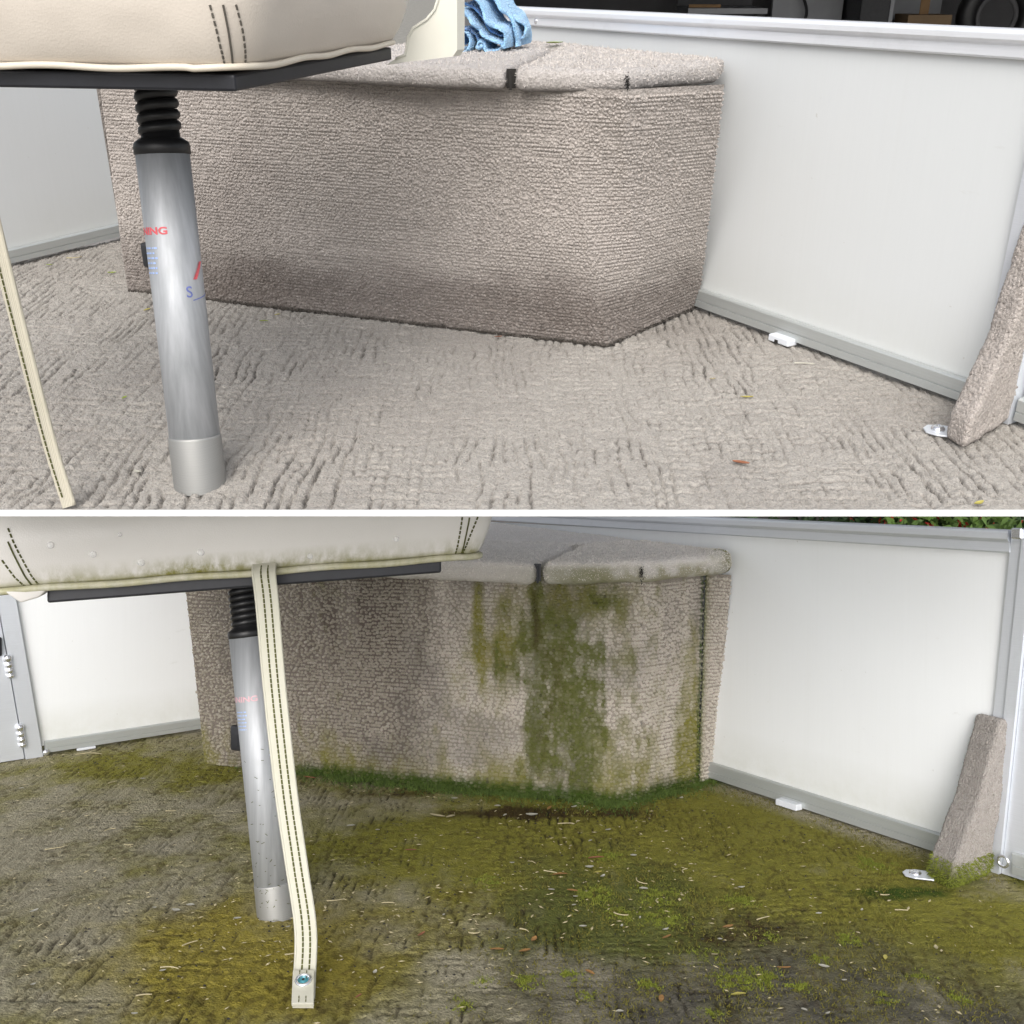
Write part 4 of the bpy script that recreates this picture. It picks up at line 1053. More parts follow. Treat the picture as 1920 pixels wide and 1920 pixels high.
kb_ = [B.y(496, 1058, dB0 + .055), B.y(495, 1078, dB0 + .028), B.y(501, 1130, dB0 + .02), B.y(515, 1290, dB0 + .005), B.y(536, 1480, dB0 - .015), B.y(556, 1620, dB0 - .035), B.y(573, 1740, dB0 - .06), B.y(571, 1835, dB0 - .095)]
end = B.z(568, 1888, .004); kb_.append(end)
C = spline(kb_, 60); Wd = [np.array([1.0, -.05, .02])] * 60
wd = np.linspace(.040, .033, 60)
strapB = Thing(B, 'hanging_strap', end, 'long white strap with snap end hanging in front of the lower post', 'strap')
ws = strapB.part('webbing', ribbon(C, Wd, wd, .0042), M_strapB, None, False)
for o_ in (-.0045, .0075): strapB.part('stitching', thread_on(C[2:56], Wd[2:56], o_, .0026, .0016, .85, .0085), M_threadB, ws)
for o_ in (-.0192, .0188):
    strapB.part('hem', tube([c + np.array([1., 0, 0]) * o_ * (wd[i] / .040) for i, c in enumerate(C[:57])], .0025, 6), M_strapB, ws, True)
e0 = B.y(570, 1826, dB0 - .094); ed = nrm(end - e0); en = nrm(np.cross(ed, [1, 0, 0])); en = en if en[1] < 0 else -en
Lt_ = np.linalg.norm(end - e0)
tab = strapB.part('end_tab', bev(obox((e0 + end) / 2 + en * .0045, ((1, 0, 0), ed, en), (.0175, Lt_ / 2 + .001, .0035)), .0015, 2), M_strapB)
sc_ = B.y(568, 1858, dB0 - .11); sc_ = e0 + ed * np.dot(sc_ - e0, ed) + en * .008 
snap = strapB.part('snap_ring', lathe(sc_, en, [(.0135, -.001), (.0138, .0015), (.0125, .0035), (.0100, .0040), (.0088, .0025), (.0086, .0006)], 28, False), M_chrome, None, True)
strapB.part('snap_core', lathe(sc_, en, [(.0087, .0004), (.0080, .0008), (.0055, .0006), (.0045, .0022), (.0025, .0026), (.0004, .0020)], 24), M_teal, snap, True)
strapB.part('snap_pin', lathe(sc_ + en * .0022, en, [(.0026, 0), (.0022, .0008), (.0004, .001)], 14), M_hole, snap, True)
for o_ in (-.006, .005):
    strapB.part('stitching', join(*[tube([e0 + ed * (Lt_ * q) + np.array([o_, 0, 0]) + en * .0085, e0 + ed * (Lt_ * (q + .07)) + np.array([o_, 0, 0]) + en * .0085], .0008, 5) for q in (.02, .11, .20, .80, .90)]), M_threadB, tab, kind='stuff')

ka_ = [A.y(-100, 60, 1.26), A.y(-42, 300, 1.25), A.y(0, 478, 1.246), A.y(49, 670, 1.248), A.y(93, 835, 1.252), A.z(129, 949, .004)]
C = spline(ka_, 44); Wd = [nrm([.80, .35, .12])] * 44
strapA = Thing(A, 'hanging_strap', ka_[-1], 'cream stitched strap hanging at the left edge over the clean carpet', 'strap')
ws = strapA.part('webbing', ribbon(C, Wd, np.full(44, .0155), .005), M_strapA)
strapA.part('stitching', thread_on(C[1:43], Wd, -.0040, .003, .0011, .8, .008), M_threadB, ws)
strapA.part('hem', tube([c + nrm([.80, .35, .12]) * .0064 for c in C], .0034, 8), M_strapA, ws, True)

# ------------------------------------------------------------------ carpet covered braces with bolted brackets
def build_brace(deck, tip, tipR, rear, H, label, mat, pmat, mossy, seed, shearx=0.0, topw=.040):
    e = nrm(rear - tipR); e[2] = 0; e = nrm(e); L = np.linalg.norm((rear - tipR)[:2]); w = tip - tipR; w[2] = 0
    up = np.array([shearx, 0, 1.0])
    P = [tipR + up * .004, tipR + up * .042 + e * .004, tipR + e * ((L - topw) * .56) + up * (H * .47), tipR + e * (L - topw) + up * H, tipR + e * L + up * (H - .006), tipR + e * L + up * .004]
    V, Fc, Nn = bevel(prism(P, w), .009, 3, .009)
    g = (vnoise((V @ e) / .010 + V[:, 2] * 40, V[:, 2] / .010, seed) - .5) * .002 + (vnoise((V @ e) / .03, V[:, 2] / .03, seed + 1) - .5) * .004
    V = V + Nn * g[:, None]
    z = V[:, 2]; zz = np.zeros(len(V)); low = sstep(.075, .0, z + (V @ e - tipR @ e) * .5)
    at = dict(damp=zz + .15, dirt=sstep(.012, .0, z) * .7, olive=low * mossy, green=low * .5 * mossy, moss=sstep(.03, 0, z + (V @ e - tipR @ e) * .4) * mossy, brown=zz, dark=zz, yellow=zz)
    th = Thing(deck, 'carpet_brace', tipR, label, 'brace')
    body = th.part('cover', (V, Fc), mat, None, True, at)
    Pp, Np = scatter(V, Fc, 20000, seed); r_ = np.random.default_rng(seed)
    Dn = nrm(np.array([-.25, -.1, -.9])) + np.sign(Pp @ w - (tipR + w / 2) @ w)[:, None] * nrm(w) * .5 + r_.normal(0, .2, Pp.shape)
    Dn = Dn - Np * (Dn * Np).sum(1)[:, None]; Dn /= np.linalg.norm(Dn, axis=1)[:, None]
    Nn2 = Np + r_.normal(0, .25, Np.shape); Nn2 /= np.linalg.norm(Nn2, axis=1)[:, None]
    q_ = len(Pp); lw = sstep(.075, .0, Pp[:, 2] + (Pp @ e - tipR @ e) * .5) * mossy; z0_ = np.zeros(q_)
    a_ = dict(damp=.15 + r_.normal(0, .08, q_), dirt=sstep(.012, .0, Pp[:, 2]) * .7, olive=lw, green=lw * .5, moss=lw * .5, brown=z0_, dark=z0_, yellow=z0_)
    v, f, a_ = domes(Pp, Nn2, Dn, r_.uniform(.0035, .006, q_), r_.uniform(.0014, .0023, q_), r_.uniform(.0018, .0032, q_), a_)
    th.part('pile', (v, f), mat, body, True, a_, kind='stuff')
    if mossy:
        k_ = Pp[:, 2] < .05; th.part('mossy_pile', spikes(Pp[k_], Np[k_] + np.array([0, 0, -.3]), .009, .0028, .5, seed), M_mossy, body, kind='stuff')
    return th, e
brA, eA = build_brace(A, A.z(1770, 826), A.z(1806, 848), A.z(1903, 786), .315, 'clean carpet covered brace against the upright, bolted to the floor', M_carpetA2, M_pile, 0.0, 501, 0.0)
brB, eB = build_brace(B, B.z(1737, 1645), B.z(1782, 1670), B.z(1856, 1640), .330, 'carpet covered brace with a mossy green foot beside the stained floor', M_braceB, M_pileB, 1.0, 521, 0.135, .046)
def bracket(deck, th, c, r, sx, sy):
    u = nrm([1, -.35, 0]); v = np.cross([0, 0, 1.0], u)
    P = [c + u * sx * a + v * sy * b for a, b in ((1.5, .9), (.2, 1.0), (-.75, .75), (-1.05, .1), (-.85, -.65), (-.1, -1.0), (1.5, -1.0))]
    br = th.part('bracket_plate', bev(prism([p + np.array([0, 0, .003]) for p in P], (0, 0, .003)), .001), M_railB)
    th.part('bolt', lathe(c + np.array([0, 0, .006]), (0, 0, 1), [(r, 0), (r, .001), (r * .92, .0035), (r * .6, .0062), (r * .35, .0070), (r * .3, .0055), (.0003, .0050)], 24), M_chrome, br, True)
bracket(A, brA, A.z(1757, 812, 0.0), .0105, .020, .022)
bracket(B, brB, B.z(1716, 1643, 0.0), .0130, .024, .026)

# ------------------------------------------------------------------ blue towel on the upper lid
def sheet(prof, depth_dir, depth, thick, seed, inner=False, nd=14):
    """thick cloth: profile in the view plane, swept back with ripples"""
    C = spline(prof, 46); m = len(C); T = np.gradient(C, axis=0); dd = nrm(depth_dir)
    Nn = np.cross(T, dd); Nn /= np.linalg.norm(Nn, axis=1)[:, None]
    V = []
    for j in range(nd):
        f = j / (nd - 1)
        rip = (vnoise(np.arange(m) / 9.0, np.full(m, f * 3.0), seed) - .5) * .006
        edge = .35 + .65 * min(1, min(f, 1 - f) * 8)
        for side in (1, -1):
            fz = (vnoise(np.arange(m) / 1.3, np.full(m, f * 17.0 + side), seed + 3) - .5) * .0022
            V.append(C + dd * (depth * f + (vnoise(np.arange(m) / 6.0, np.zeros(m) + 9, seed + 4) - .5)[:, None] * .02) + Nn * (rip + side * thick / 2 * edge + fz * side)[:, None])
    V = np.array(V); Fc = []; att = []
    def id_(j, s, i): return (j * 2 + s) * m + i
    for j in range(nd - 1):
        for i in range(m - 1):
            Fc.append((id_(j, 0, i), id_(j, 0, i + 1), id_(j + 1, 0, i + 1), id_(j + 1, 0, i)))
            Fc.append((id_(j, 1, i), id_(j + 1, 1, i), id_(j + 1, 1, i + 1), id_(j, 1, i + 1)))
        for i in (0, m - 1):
            Fc.append((id_(j, 0, i), id_(j + 1, 0, i), id_(j + 1, 1, i), id_(j, 1, i)))
    for j in (0, nd - 1):
        for i in range(m - 1): Fc.append((id_(j, 0, i), id_(j, 1, i), id_(j, 1, i + 1), id_(j, 0, i + 1)))
    for j in range(nd):
        for s in (0, 1):
            for i in range(m): att.append(1.0 if inner else 0.0)
    return V.reshape(-1, 3), Fc, att
YT = la(900, 97)[1]
def tp(x, y, dy=0.0): return A.y(x, y, YT + dy)
dd = np.array([.25, 1.0, .02])
pieces = [
    sheet([tp(842, 98), tp(866, 98), tp(878, 88), tp(879, 72), tp(868, 62), tp(857, 66), tp(853, 78), tp(858, 87)], dd, .12, .006, 1),
    sheet([tp(898, 84), tp(902, 88), tp(898, 92), tp(893, 87), tp(895, 79), tp(905, 82), tp(910, 95), tp(925, 96), tp(942, 90), tp(944, 84)], dd, .10, .006, 2),
    sheet([tp(850, 22), tp(866, 25), tp(880, 40), tp(893, 55), tp(905, 68), tp(925, 78), tp(944, 84)], dd, .13, .0075, 3),
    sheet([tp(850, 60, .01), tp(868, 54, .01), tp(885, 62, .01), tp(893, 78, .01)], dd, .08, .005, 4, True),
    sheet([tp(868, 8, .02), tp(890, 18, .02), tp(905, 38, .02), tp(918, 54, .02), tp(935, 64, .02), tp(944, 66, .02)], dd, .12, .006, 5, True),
    sheet([tp(860, -10, .0), tp(890, 2, .0), tp(908, 30, .0), tp(922, 50, .0), tp(940, 58, .0), tp(946, 70, .0), tp(944, 90, .0)], dd, .15, .009, 6),
    sheet([tp(880, -25, .03), tp(920, -8, .03), tp(940, 16, .03), tp(956, 38, .03), tp(965, 62, .03), tp(967, 88, .03)], dd, .12, .010, 7),
    sheet([tp(955, 30, .05), tp(968, 34, .05), tp(980, 52, .05), tp(983, 68, .05), tp(972, 71, .05), tp(966, 62, .05)], dd, .06, .006, 8),
]
VF = join(*[(p[0], p[1]) for p in pieces]); inn = np.concatenate([p[2] for p in pieces])
tow = Thing(A, 'towel', la(910, 96), 'crumpled light blue terry towel lying on the console lid', 'towel')
ot = tow.part('cloth', VF, M_towel, None, True, dict(inner=inn))
Pp, Np = scatter(VF[0], VF[1], 14000, 77)
Mterry = simple('blue_terry_loops', (0.40, 0.62, 0.86), 0.95, 0, 0.3, 150)
k = np.repeat(inn, 1)
tow.part('terry_loops', spikes(Pp, Np, .0018, .0014, .8, 78), Mterry, ot, kind='stuff')

# ------------------------------------------------------------------ leaves, petals, twigs
def leaf_mesh(l, w, fold, curl, seed):
    r = random.Random(seed); V = []; Fc = []; m = 6
    for i in range(m + 1):
        f = i / m; ww = w * math.sin(math.pi * min(max(f, .04), .96)) ** .7 * r.uniform(.85, 1.15); x = (f - .5) * l; z = curl * (f - .5) ** 2 * 4
        V += [(x, -ww / 2, z + fold * ww), (x, 0, z), (x, ww / 2, z + fold * ww)]
    for i in range(m):
        a = 3 * i; Fc += [(a, a + 3, a + 4, a + 1), (a + 1, a + 4, a + 5, a + 2)]
    n = len(V); V = np.array(V); V2 = V - np.array([0, 0, .0007])
    Fc2 = [tuple(n + i for i in reversed(f)) for f in Fc]
    return np.concatenate([V, V2]), Fc + Fc2
def twig_mesh(l, r_, bend, seed):
    x = np.linspace(-.5, .5, 7) * l
    return tube(np.stack([x, bend * l * (x / l) ** 2 * 4, np.full(7, r_)], 1), np.linspace(r_, r_ * .6, 7), 6)
def litter(deck, name, px, py, kind, size, ang, mat, label, cat, group, zf=0.0025, surf=None):
    c = deck.z(px, py, zf) if surf is None else surf
    if kind == 'leaf': V, Fc = leaf_mesh(size, size * random.uniform(.22, .42), .12, size * random.uniform(-.02, .10), int(px * 7 + py))
    elif kind == 'petal': V, Fc = leaf_mesh(size, size * random.uniform(.35, .65), .08, size * random.uniform(-.02, .10), int(px * 5 + py))
    else: V, Fc = twig_mesh(size, .0013, random.uniform(-.25, .25), int(px))
    a = math.radians(ang); R = np.array([[math.cos(a), -math.sin(a), 0], [math.sin(a), math.cos(a), 0], [0, 0, 1]])
    V = np.asarray(V) @ R.T + c + np.array([0, 0, .001])
    return single(deck, name, (V, Fc), mat, c, label, cat, group, smooth=kind != 'twig')
MARKS = [('strap end', 570, 1860), ('lower post foot', 516, 1715), ('console foot moss', 1000, 1500), ('mossy brace foot', 1750, 1650), ('pale drain foot', 1520, 1512), ('gate post foot', 45, 1420), ('dark green patch', 1140, 1690), ('lower right corner', 1880, 1880), ('lower left corner', 40, 1890), ('bottom edge centre', 1180, 1900)]
ORD = ['nearest', 'second nearest', 'third nearest', 'fourth nearest', 'fifth nearest', 'sixth nearest', 'seventh nearest', 'eighth nearest', 'ninth nearest', 'tenth nearest', 'eleventh nearest', 'twelfth nearest']
def where(items):
    """a phrase that singles out each of a list of (x, y): side of the closest landmark and rank there"""
    key = []
    for x, y in items:
        d = [math.hypot(x - mx, (y - my) * 1.6) for _, mx, my in MARKS]; b = d.index(min(d)); nm, mx, my = MARKS[b]
        side = ('left of' if x < mx else 'right of') if abs(x - mx) > abs(y - my) * 1.2 else ('in front of' if y > my else 'behind'); key.append((side, nm, min(d)))
    out = []
    for side, nm, d in key:
        same = sorted(k[2] for k in key if k[:2] == (side, nm)); out.append('%s the %s' % (side, nm) + (', %s of them' % ORD[same.index(d)] if len(same) > 1 else ''))
    return out
# upper deck
for px, py, s, an, lb_, zz, mt in (
    (1040, 81, .040, 20, 'curled lime green leaf lying on top of the clean console lid', zl + .004, M_leaf),
    (210, 512, .020, 10, 'small lime leaf on the clean carpet near the far left wall', .003, M_leaf),
    (276, 581, .018, 60, 'small pale green leaf on the clean carpet just left of the post', .003, M_ylw),
    (495, 602, .018, 0, 'lime leaf nearer the camera of the pair at the clean console foot', .003, M_leaf),
    (520, 590, .014, 40, 'lime leaf nearer the console of the pair at the clean console foot', .003, M_ylw),
    (93, 497, .016, 5, 'tiny yellow green leaf under the far left wall rail', .003, M_leaf),
    (233, 746, .012, 70, 'tiny green leaf bit in the clean carpet between strap and post', .003, M_leaf),
    (1835, 944, .018, 30, 'yellow green leaf bit at the bottom right of the clean carpet', .003, M_ylw),
    (1400, 745, .022, 0, 'thin yellow leaf bit on the clean carpet right of the console', .003, M_ylw),
    (1336, 711, .012, 20, 'tiny tan leaf bit on the clean carpet right of the console', .003, M_tan),
    (1389, 868, .024, -20, 'dark brown leaf bit caught in the clean carpet', .003, M_brownleaf),
    (934, 632, .016, 10, 'rusty brown leaf bit wedged along the foot of the clean console', .004, M_brownleaf)):
    litter(A, 'leaf', px, py, 'leaf', s, an, mt, lb_, 'leaf', 'leaf bits on the clean carpet', zz)
litter(A, 'petal', 258, 885, 'petal', .014, -30, M_petal, 'white chip on the clean carpet left of the post foot', 'petal', None)
litter(A, 'petal', 722, 680, 'petal', .007, 0, M_petal, 'white speck on the clean carpet in front of the console', 'petal', None)
litter(A, 'dry_stem', 1508, 683, 'twig', .035, -10, M_petal, 'pale dry stem on the clean carpet below the drain foot', 'stem', None)
litter(A, 'dry_stem', 140, 485, 'twig', .035, 25, M_tan, 'pale dry stem at the foot of the far left wall', 'stem', None)
# lower deck
WHITE = [(933, 1511, 12, 0), (947, 1528, 12, 60), (997, 1528, 22, 0), (1076, 1513, 14, 40), (1278, 1496, 10, 60), (1140, 1556, 12, 20), (1107, 1576, 10, 45), (1188, 1604, 12, 0), (960, 1618, 9, 0), (1130, 1643, 14, 55), (1207, 1666, 16, -10), (1034, 1668, 12, -10),
         (1079, 1681, 9, 0), (1076, 1697, 9, 20), (1200, 1721, 10, 80), (1093, 1737, 14, 0), (1166, 1736, 10, 75), (1248, 1743, 14, 30), (1545, 1812, 20, -30), (1162, 1896, 14, 0), (1508, 1893, 12, -40), (1552, 1900, 12, 30), (1583, 1838, 10, 0), (1350, 1761, 9, 0), (1616, 1706, 10, 60),
         (1535, 1713, 12, 10), (64, 1708, 18, 60), (658, 1548, 16, 10), (852, 1497, 12, 0), (330, 1707, 18, -20), (357, 1697, 15, 0), (445, 1722, 14, 10), (290, 1702, 8, 0), (305, 1820, 12, 30), (252, 1901, 12, 0), (703, 1823, 14, 80), (115, 1555, 8, 0), (62, 1846, 10, 40), (708, 1556, 8, 0), (268, 1460, 10, 0), (40, 1478, 10, 20), (585, 1730, 9, 0), (515, 1727, 9, 0), (540, 1738, 9, 30), (832, 1715, 7, 60), (1105, 1626, 16, 0), (1390, 1664, 14, 10)]
for (px, py, s, an), wh in zip(WHITE, where([q[:2] for q in WHITE])):
    d_ = 1634 / (py - 910)
    litter(B, 'petal', px, py, 'petal', s * d_ / 2000 * 1.0, an, M_petal, 'small dried white petal ' + wh, 'petal', 'white petals on the stained carpet')
STEM = [(1060, 1545, 24, 5), (1032, 1636, 22, -25), (1197, 1655, 28, -60), (1163, 1717, 24, -25), (985, 1745, 18, -40), (1430, 1723, 26, 30), (102, 1592, 28, 30), (355, 1770, 26, 45), (320, 1815, 30, -8), (270, 1867, 24, 10), (630, 1690, 28, 18), (205, 1556, 16, 40), (320, 1522, 16, 0), (1690, 1708, 20, -5), (1280, 1633, 18, 60), (728, 1694, 20, 0), (545, 1791, 18, 20), (210, 1468, 14, 60), (170, 1413, 40, 4), (240, 1586, 14, 0), (1660, 1680, 14, 0), (890, 1752, 18, 5), (1230, 1690, 16, 80)]
for (px, py, s, an), wh in zip(STEM, where([q[:2] for q in STEM])):
    d_ = 1634 / (py - 910)
    litter(B, 'dry_stem', px, py, 'twig', s * d_ / 2000 * 1.2, an, M_tan, 'thin dry straw stem ' + wh, 'stem', 'dry stems on the stained carpet')
LEAF = [(1050, 1639, 22, 10, M_orange), (1073, 1670, 16, -20, M_orange), (1250, 1757, 18, 40, M_orange), (1001, 1762, 18, 70, M_orange), (932, 1780, 20, 0, M_orange), (1365, 1738, 18, 25, M_orange), (1660, 1795, 16, 70, M_ylw), (1470, 1815, 20, 0, M_orange), (1385, 1864, 22, 10, M_ylw), (1755, 1777, 14, 75, M_tan), (1106, 1823, 18, -50, M_orange), (1240, 1872, 20, 80, M_orange), (984, 1783, 18, 25, M_orange), (820, 1530, 26, -30, M_tan), (845, 1531, 16, 40, M_tan), (790, 1752, 18, 60, M_brownleaf), (1030, 1515, 18, 70, M_orange), (1118, 1608, 24, 12, M_brownleaf), (672, 1868, 14, 60, M_brownleaf), (1120, 1636, 14, 20, M_ylw), (1340, 1790, 10, 0, M_tan), (770, 1594, 16, 0, M_brownleaf)]
for (px, py, s, an, mt), wh in zip(LEAF, where([q[:2] for q in LEAF])):
    d_ = 1634 / (py - 910); cl = {M_orange: 'orange', M_ylw: 'yellow', M_tan: 'tan', M_brownleaf: 'brown'}[mt]
    litter(B, 'leaf', px, py, 'leaf', s * d_ / 2000 * 1.3, an, mt, 'small dry %s leaf %s' % (cl, wh), 'leaf', 'dry %s leaves on the stained carpet' % cl)
litter(B, 'leaf', 580, 1458, 'leaf', .042, -25, M_brownleaf, 'reddish brown curled leaf behind the strap at the console foot', 'leaf', None, .006)

# crumbs and moss too small to count
def floor_pts(n, fn, seed, z=0.0):
    r = np.random.default_rng(seed); out = []
    while sum(map(len, out)) < n:
        P = np.stack([r.uniform(-1.6, 1.2, n * 4), r.uniform(1.5, 3.4, n * 4)], 1)
        w = fn(P[:, 0], P[:, 1]); out.append(P[r.random(len(P)) < w])
    P = np.concatenate(out)[:n]; return np.concatenate([P, np.full((n, 1), z)], 1)
def on_floor(X, Y):
    t = np.clip((X + 0.904) / 1.179, 0, 1); ed_ = np.where(X > .275, 2.728 + np.clip((X - .275) / .255, 0, 1.2) * .21, 3.124 - t * .396)
    ed_ = np.where(X < -.9, 3.9, ed_); wl_ = (Y - 2.942) * 0.555 + (X - 0.563) * 0.831
    left = 3.217 + (X + 1.424) * .86
    return (Y < ed_ - .004) & (wl_ < -.02) & (Y < left - .02)
def edge_d(X, Y):
    t = np.clip((X + 0.904) / 1.179, 0, 1); e_ = np.where(X > .275, 2.728 + np.clip((X - .275) / .255, 0, 1) * .21, 3.124 - t * .396); return e_ - Y
Cr = floor_pts(950, lambda x, y: on_floor(x, y) * (.15 + blob(x, y, (-.45, 1.95), (.35, .3)) * .6 + blob(x, y, (.2, 2.2), (.3, .35)) * .5), 61, .002)
V_, F_ = [], []
for c in Cr:
    a = random.uniform(0, 6.28); l = random.uniform(.002, .0075); w = l * random.uniform(.15, .5); u = np.array([math.cos(a), math.sin(a), random.uniform(-.1, .3)]) * l; v = np.array([-math.sin(a), math.cos(a), .1]) * w
    m = len(V_); V_ += [c - u, c - v, c + u, c + v, c + np.array([0, 0, .0012])]; F_ += [(m, m + 1, m + 4), (m + 1, m + 2, m + 4), (m + 2, m + 3, m + 4), (m + 3, m, m + 4)]
single(B, 'crumbs', (np.array(V_), F_), M_tan, (0, 2, 0), 'scattered pale crumbs and straw bits on the stained carpet', 'litter', kind='stuff')
Cr = floor_pts(900, lambda x, y: on_floor(x, y) * (.15 + blob(x, y, (-.40, 1.95), (.35, .3)) * .5 + np.exp(-np.clip(edge_d(x, y), 0, 9) / .12) * .8), 68, .001)
V_, F_ = [], []
for c in Cr:
    a = random.uniform(0, 6.28); l = random.uniform(.0012, .0042); w = l * random.uniform(.4, .9); u = np.array([math.cos(a), math.sin(a), 0]) * l; v = np.array([-math.sin(a), math.cos(a), 0]) * w
    m = len(V_); V_ += [c - u, c - v, c + u, c + v, c + np.array([0, 0, .0022])]; F_ += [(m, m + 1, m + 4), (m + 1, m + 2, m + 4), (m + 2, m + 3, m + 4), (m + 3, m, m + 4)]
single(B, 'soil_crumbs', (np.array(V_), F_), M_hole, (0, 2, 0), 'dark soil crumbs scattered over the stained carpet', 'soil', kind='stuff')
up = np.array([[0, 0, 1.0]])
def mossy(name, n, fn, seed, L, W, mat, label):
    P = floor_pts(n, fn, seed, -.001)
    single(B, name, spikes(P, np.tile(up, (n, 1)), L, W, .75, seed), mat, (0, 2, 0), label, 'moss', kind='stuff')
mossy('moss', 16000, lambda x, y: on_floor(x, y) * np.exp(-np.clip(edge_d(x, y), 0, 9) / .022) * sstep(-.85, -.3, x) * sstep(.62, .5, x) * sstep(.2, .6, fbm(x / .05, y / .05, 3, 62)) * (edge_d(x, y) > 0), 62, .013, .0022, M_moss, 'dark green moss along the foot of the stained console')
TUFT = [(1115, 1678, .030), (1240, 1680, .035), (1240, 1722, .035), (1160, 1712, .022), (1385, 1838, .028), (1430, 1832, .024), (1320, 1795, .022), (1430, 1757, .018), (1540, 1796, .016), (990, 1838, .018), (1065, 1828, .016), (1220, 1846, .015), (1590, 1762, .018), (1655, 1872, .016), (1385, 1688, .022), (1720, 1830, .016), (1130, 1605, .025), (915, 1650, .02), (860, 1885, .014), (1640, 1620, .03), (900, 1840, .012), (1100, 1865, .012), (1500, 1850, .012), (1800, 1870, .014), (1330, 1900, .014)]
def tufts(x, y):
    r = 0
    for px, py, s in TUFT:
        c = B.z(px, py); r = r + blob(x, y, (c[0], c[1]), (s, s * 1.1)) * .9
    return np.clip(r, 0, 1) * sstep(.35, .6, fbm(x / .015, y / .015, 3, 64))
mossy('moss', 16000, tufts, 64, .0045, .0022, M_mossy, 'small yellow green moss tufts dotted over the stained carpet')
mossy('fuzz', 42000, lambda x, y: on_floor(x, y) * sstep(-.3, .3, x) * sstep(.25, .7, fbm(x / .09, y / .11, 3, 66)) * .9, 66, .006, .0016, simple('olive_fuzz', (0.145, 0.132, 0.018), .9, 0, .4, 50), 'matted olive algae fuzz over the right half of the stained carpet')

# ------------------------------------------------------------------ background: garage seen over the upper rail, flowering shrub over the lower rail
M_gar = simple('garage_wall', (0.10, 0.10, 0.105), 0.8, 0, 0.15, 6)
M_gpan = simple('garage_grey_panel', (0.32, 0.33, 0.35), 0.6, 0, 0.12, 5)
M_card = simple('cardboard', (0.22, 0.15, 0.085), 0.8, 0, 0.12, 12)
M_wood = simple('shelf_wood', (0.24, 0.14, 0.06), 0.7, 0, 0.2, 14)
gar = Thing(W0, 'garage', (3.5, 8, -.9), 'dark open garage seen over the upper wall rail', 'garage')
gar.part('back_wall', box(0.0, 8.0, 9.4, 9.6, -.896, 1.6), M_gar)
gar.part('side_wall', box(-.2, -.003, 5.0, 9.6, -.896, 1.6), M_gar)
gar.part('side_wall', box(8.003, 8.2, 5.0, 9.6, -.896, 1.6), M_gar)
gar.part('roof', box(-.5, 8.5, 4.95, 9.9, 1.603, 1.8), M_gar)
def gp_(x0, x1, y0, y1, d, th=.05):
    a, b = A.y(x0, y1, d), A.y(x1, y0, d); return (a[0], b[0], d, d + th, a[2], b[2])
wb = Thing(W0, 'workbench', (2.2, 8.4, -.9), 'black framed workbench with an orange strip inside the dark garage', 'bench')
x0, x1, _, _, z0, z1 = gp_(1290, 1440, 12, 26, 8.2)
wb.part('top', box(x0, x1, 8.2, 8.8, z0, z0 + .035), M_gpan)
wb.part('edge_strip', box(x0, x0 + (x1 - x0) * .4, 8.18, 8.197, z0 + .04, z0 + .06), M_wood)
for xx in (x0 + .04, x1 - .04): wb.part('leg', box(xx - .03, xx + .03, 8.25, 8.32, -.896, z0 - .002), M_black)
wb.part('frame_bar', box(x0, x1, 8.76, 8.8, z0 + .04, z0 + .5), M_black)
x0, x1, _, _, z0, z1 = gp_(1444, 1582, 0, 60, 8.9)
gd = Thing(W0, 'door_panel', ((x0 + x1) / 2, 8.9, -.9), 'pale grey door panel inside the dark garage', 'door')
gd.part('slab', box(x0, x1, 8.9, 8.95, -.896, z1 + .7), M_gpan)
gd.part('pipe', tube([(x1 + .05, 8.85, -.89), (x1 + .05, 8.85, z1 + .7)], .02, 8), M_black)
gd.part('cable', tube(spline([A.y(1500, -20, 8.84), A.y(1512, 15, 8.84), A.y(1508, 40, 8.84), A.y(1495, 60, 8.84)], 14), .012, 6), M_black)
x0, x1, _, _, z0, z1 = gp_(1608, 1672, 0, 60, 8.5)
gc = Thing(W0, 'cabinet', ((x0 + x1) / 2, 8.5, -.9), 'tall black cabinet inside the dark garage', 'cabinet')
gc.part('carcass', bev(box(x0, x1, 8.5, 9.0, -.896, z1 + .6), .01), M_black)
gc.part('door_edge', box(x1 + .002, x1 + .03, 8.52, 8.56, -.896, z1 + .6), M_gpan)
x0, x1, _, _, z0, z1 = gp_(1690, 1795, 0, 53, 8.6)
gs = Thing(W0, 'shelf', ((x0 + x1) / 2, 8.6, -.9), 'grey shelf unit holding a cardboard box in the garage', 'shelf')
gs.part('board', box(x0, x1, 8.4, 8.9, z0 - .03, z0), M_gpan)
gs.part('back_panel', box(x0, x1, 8.9, 8.95, -.896, z1 + .4), M_gpan)
for xx in (x0, x1 - .04): gs.part('leg', box(xx, xx + .04, 8.4, 8.44, -.896, z0 - .032), M_black)
x0, x1, _, _, z0b, z1 = gp_(1700, 1786, 28, 52, 8.45)
gb = Thing(W0, 'cardboard_box', ((x0 + x1) / 2, 8.5, z0), 'brown cardboard box on the garage shelf', 'box')
gb.part('carton', box(x0, x1, 8.45, 8.75, z0 + .002, z1), M_card)
gb.part('flap', box(x0 + .1, x1 - .15, 8.52, 8.53, z1 + .002, z1 + .35), M_wood)
tc = A.y(1868, 30, 8.5)
ti = Thing(W0, 'tyre', tc - np.array([0, 0, .3]), 'black tyre hanging at the right of the dark garage', 'tyre')
ti.part('tread', tube([tc + .22 * np.array([math.cos(a), 0, math.sin(a)]) for a in np.linspace(0, 6.283, 33)[:-1]], .07, 12, True), M_boot, None, True)
ti.part('rim', tube([tc + .14 * np.array([math.cos(a), 0, math.sin(a)]) for a in np.linspace(0, 6.283, 33)[:-1]], .02, 8, True), M_gar, None, True)
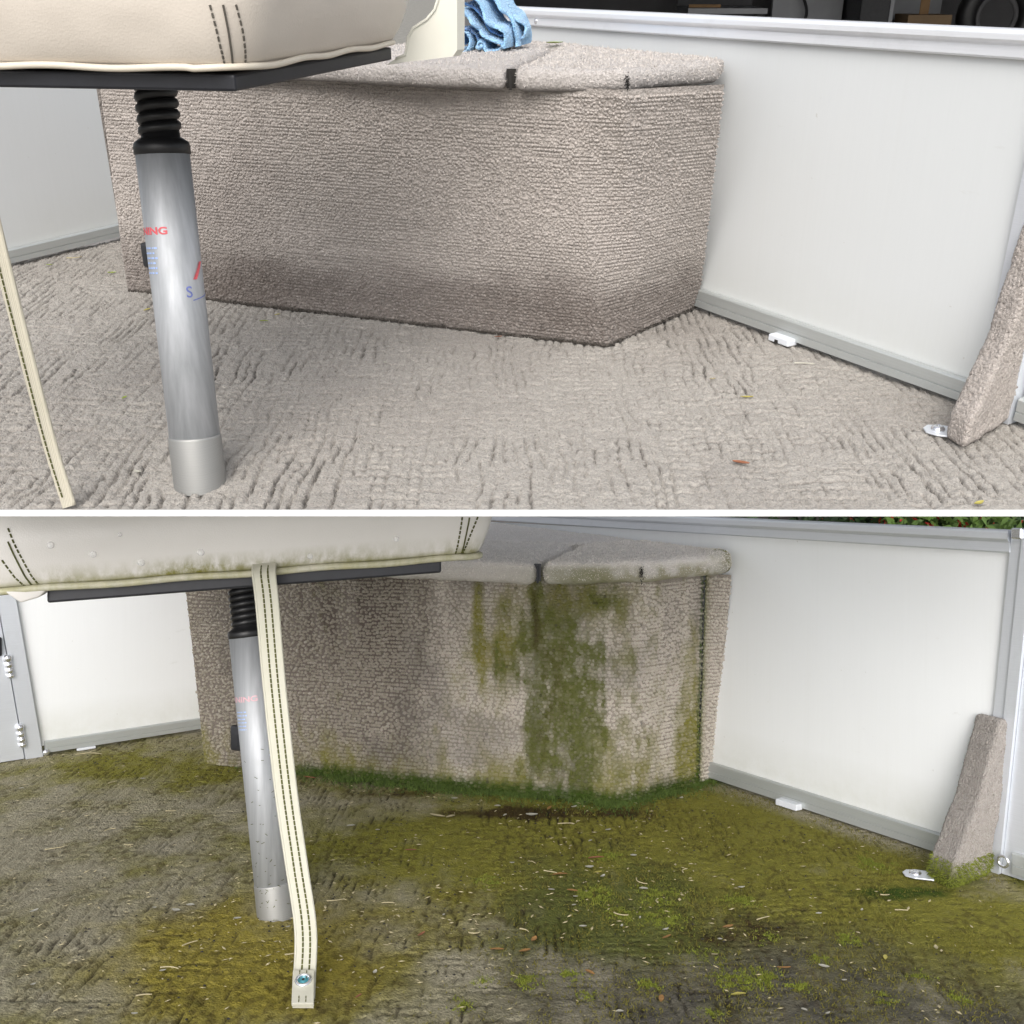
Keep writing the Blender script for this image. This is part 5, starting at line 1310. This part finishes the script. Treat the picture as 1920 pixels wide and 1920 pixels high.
ti.part('hook', tube([tc + np.array([0, .0, .28]), tc + np.array([0, .9, .35])], .02, 6), M_black)

M_lf1 = simple('shrub_leaf', (0.085, 0.15, 0.03), 0.6, 0, 0.5, 9)
M_lf2 = simple('shrub_leaf_dark', (0.03, 0.06, 0.02), 0.6, 0, 0.5, 9)
M_flr = simple('red_flower', (0.55, 0.035, 0.03), 0.6, 0, 0.3, 20)
def leafcloud(c, r, n, size, seed):
    g = np.random.default_rng(seed); D = g.normal(0, 1, (n, 3)); D /= np.linalg.norm(D, axis=1)[:, None]
    P = np.asarray(c) + D * np.asarray(r) * (g.random((n, 1)) ** .4) * (0.75 + .5 * g.random((n, 1)))
    u = g.normal(0, 1, (n, 3)); u /= np.linalg.norm(u, axis=1)[:, None]; v = np.cross(u, g.normal(0, 1, (n, 3))); v /= np.linalg.norm(v, axis=1)[:, None]
    s = size * g.uniform(.6, 1.4, (n, 1)); V = np.stack([P - u * s, P - v * s * .4, P + u * s, P + v * s * .4], 1).reshape(-1, 3)
    return V, np.arange(4 * n).reshape(-1, 4)
def B2w(x, y, d):
    p = B.M @ Vector(B.y(x, y, d)); return np.array(p)
for k, (px, d, lf, fl_, rr, lab) in enumerate(((1655, 3.9, M_lf2, True, .24, 'dark leafy shrub with red flowers behind the lower rail, left of the brighter one'), (1775, 3.5, M_lf1, True, .21, 'bright green shrub dotted with red flowers behind the lower rail'), (1905, 3.9, M_lf2, True, .25, 'dark shrub at the right edge behind the lower rail end'))):
    c = B2w(px, 985, d); base = np.array([c[0], c[1], -2.6])
    sh = Thing(W0, 'flowering_shrub', base, lab, 'shrub', 'shrubs behind the lower rail')
    sh.part('stem', join(*[tube(spline([base + np.array([q * .04, 0, 0]), base + np.array([q * .08, .05 * q, .6]), c + np.array([q * .15, .1 * q, 0])], 8), np.linspace(.02, .006, 8), 6) for q in (-1, 0, 1)]), M_wood)
    sh.part('foliage', leafcloud(c, (rr, rr, rr * 1.1), 2600, .022, 70 + k), lf, kind='stuff')
    V, Fc = leafcloud(c, (rr, rr, rr * 1.1), 260, .016, 80 + k); sh.part('flowers', (V, Fc), M_flr, kind='stuff')
hb = B2w(1800, 985, 5.2)
hg_ = single(W0, 'hedge', leafcloud((hb[0], hb[1], -1.7), (1.6, .35, .95), 9000, .035, 95), M_lf2, (hb[0], hb[1], -2.6), 'dark hedge far behind the lower rail', 'hedge')
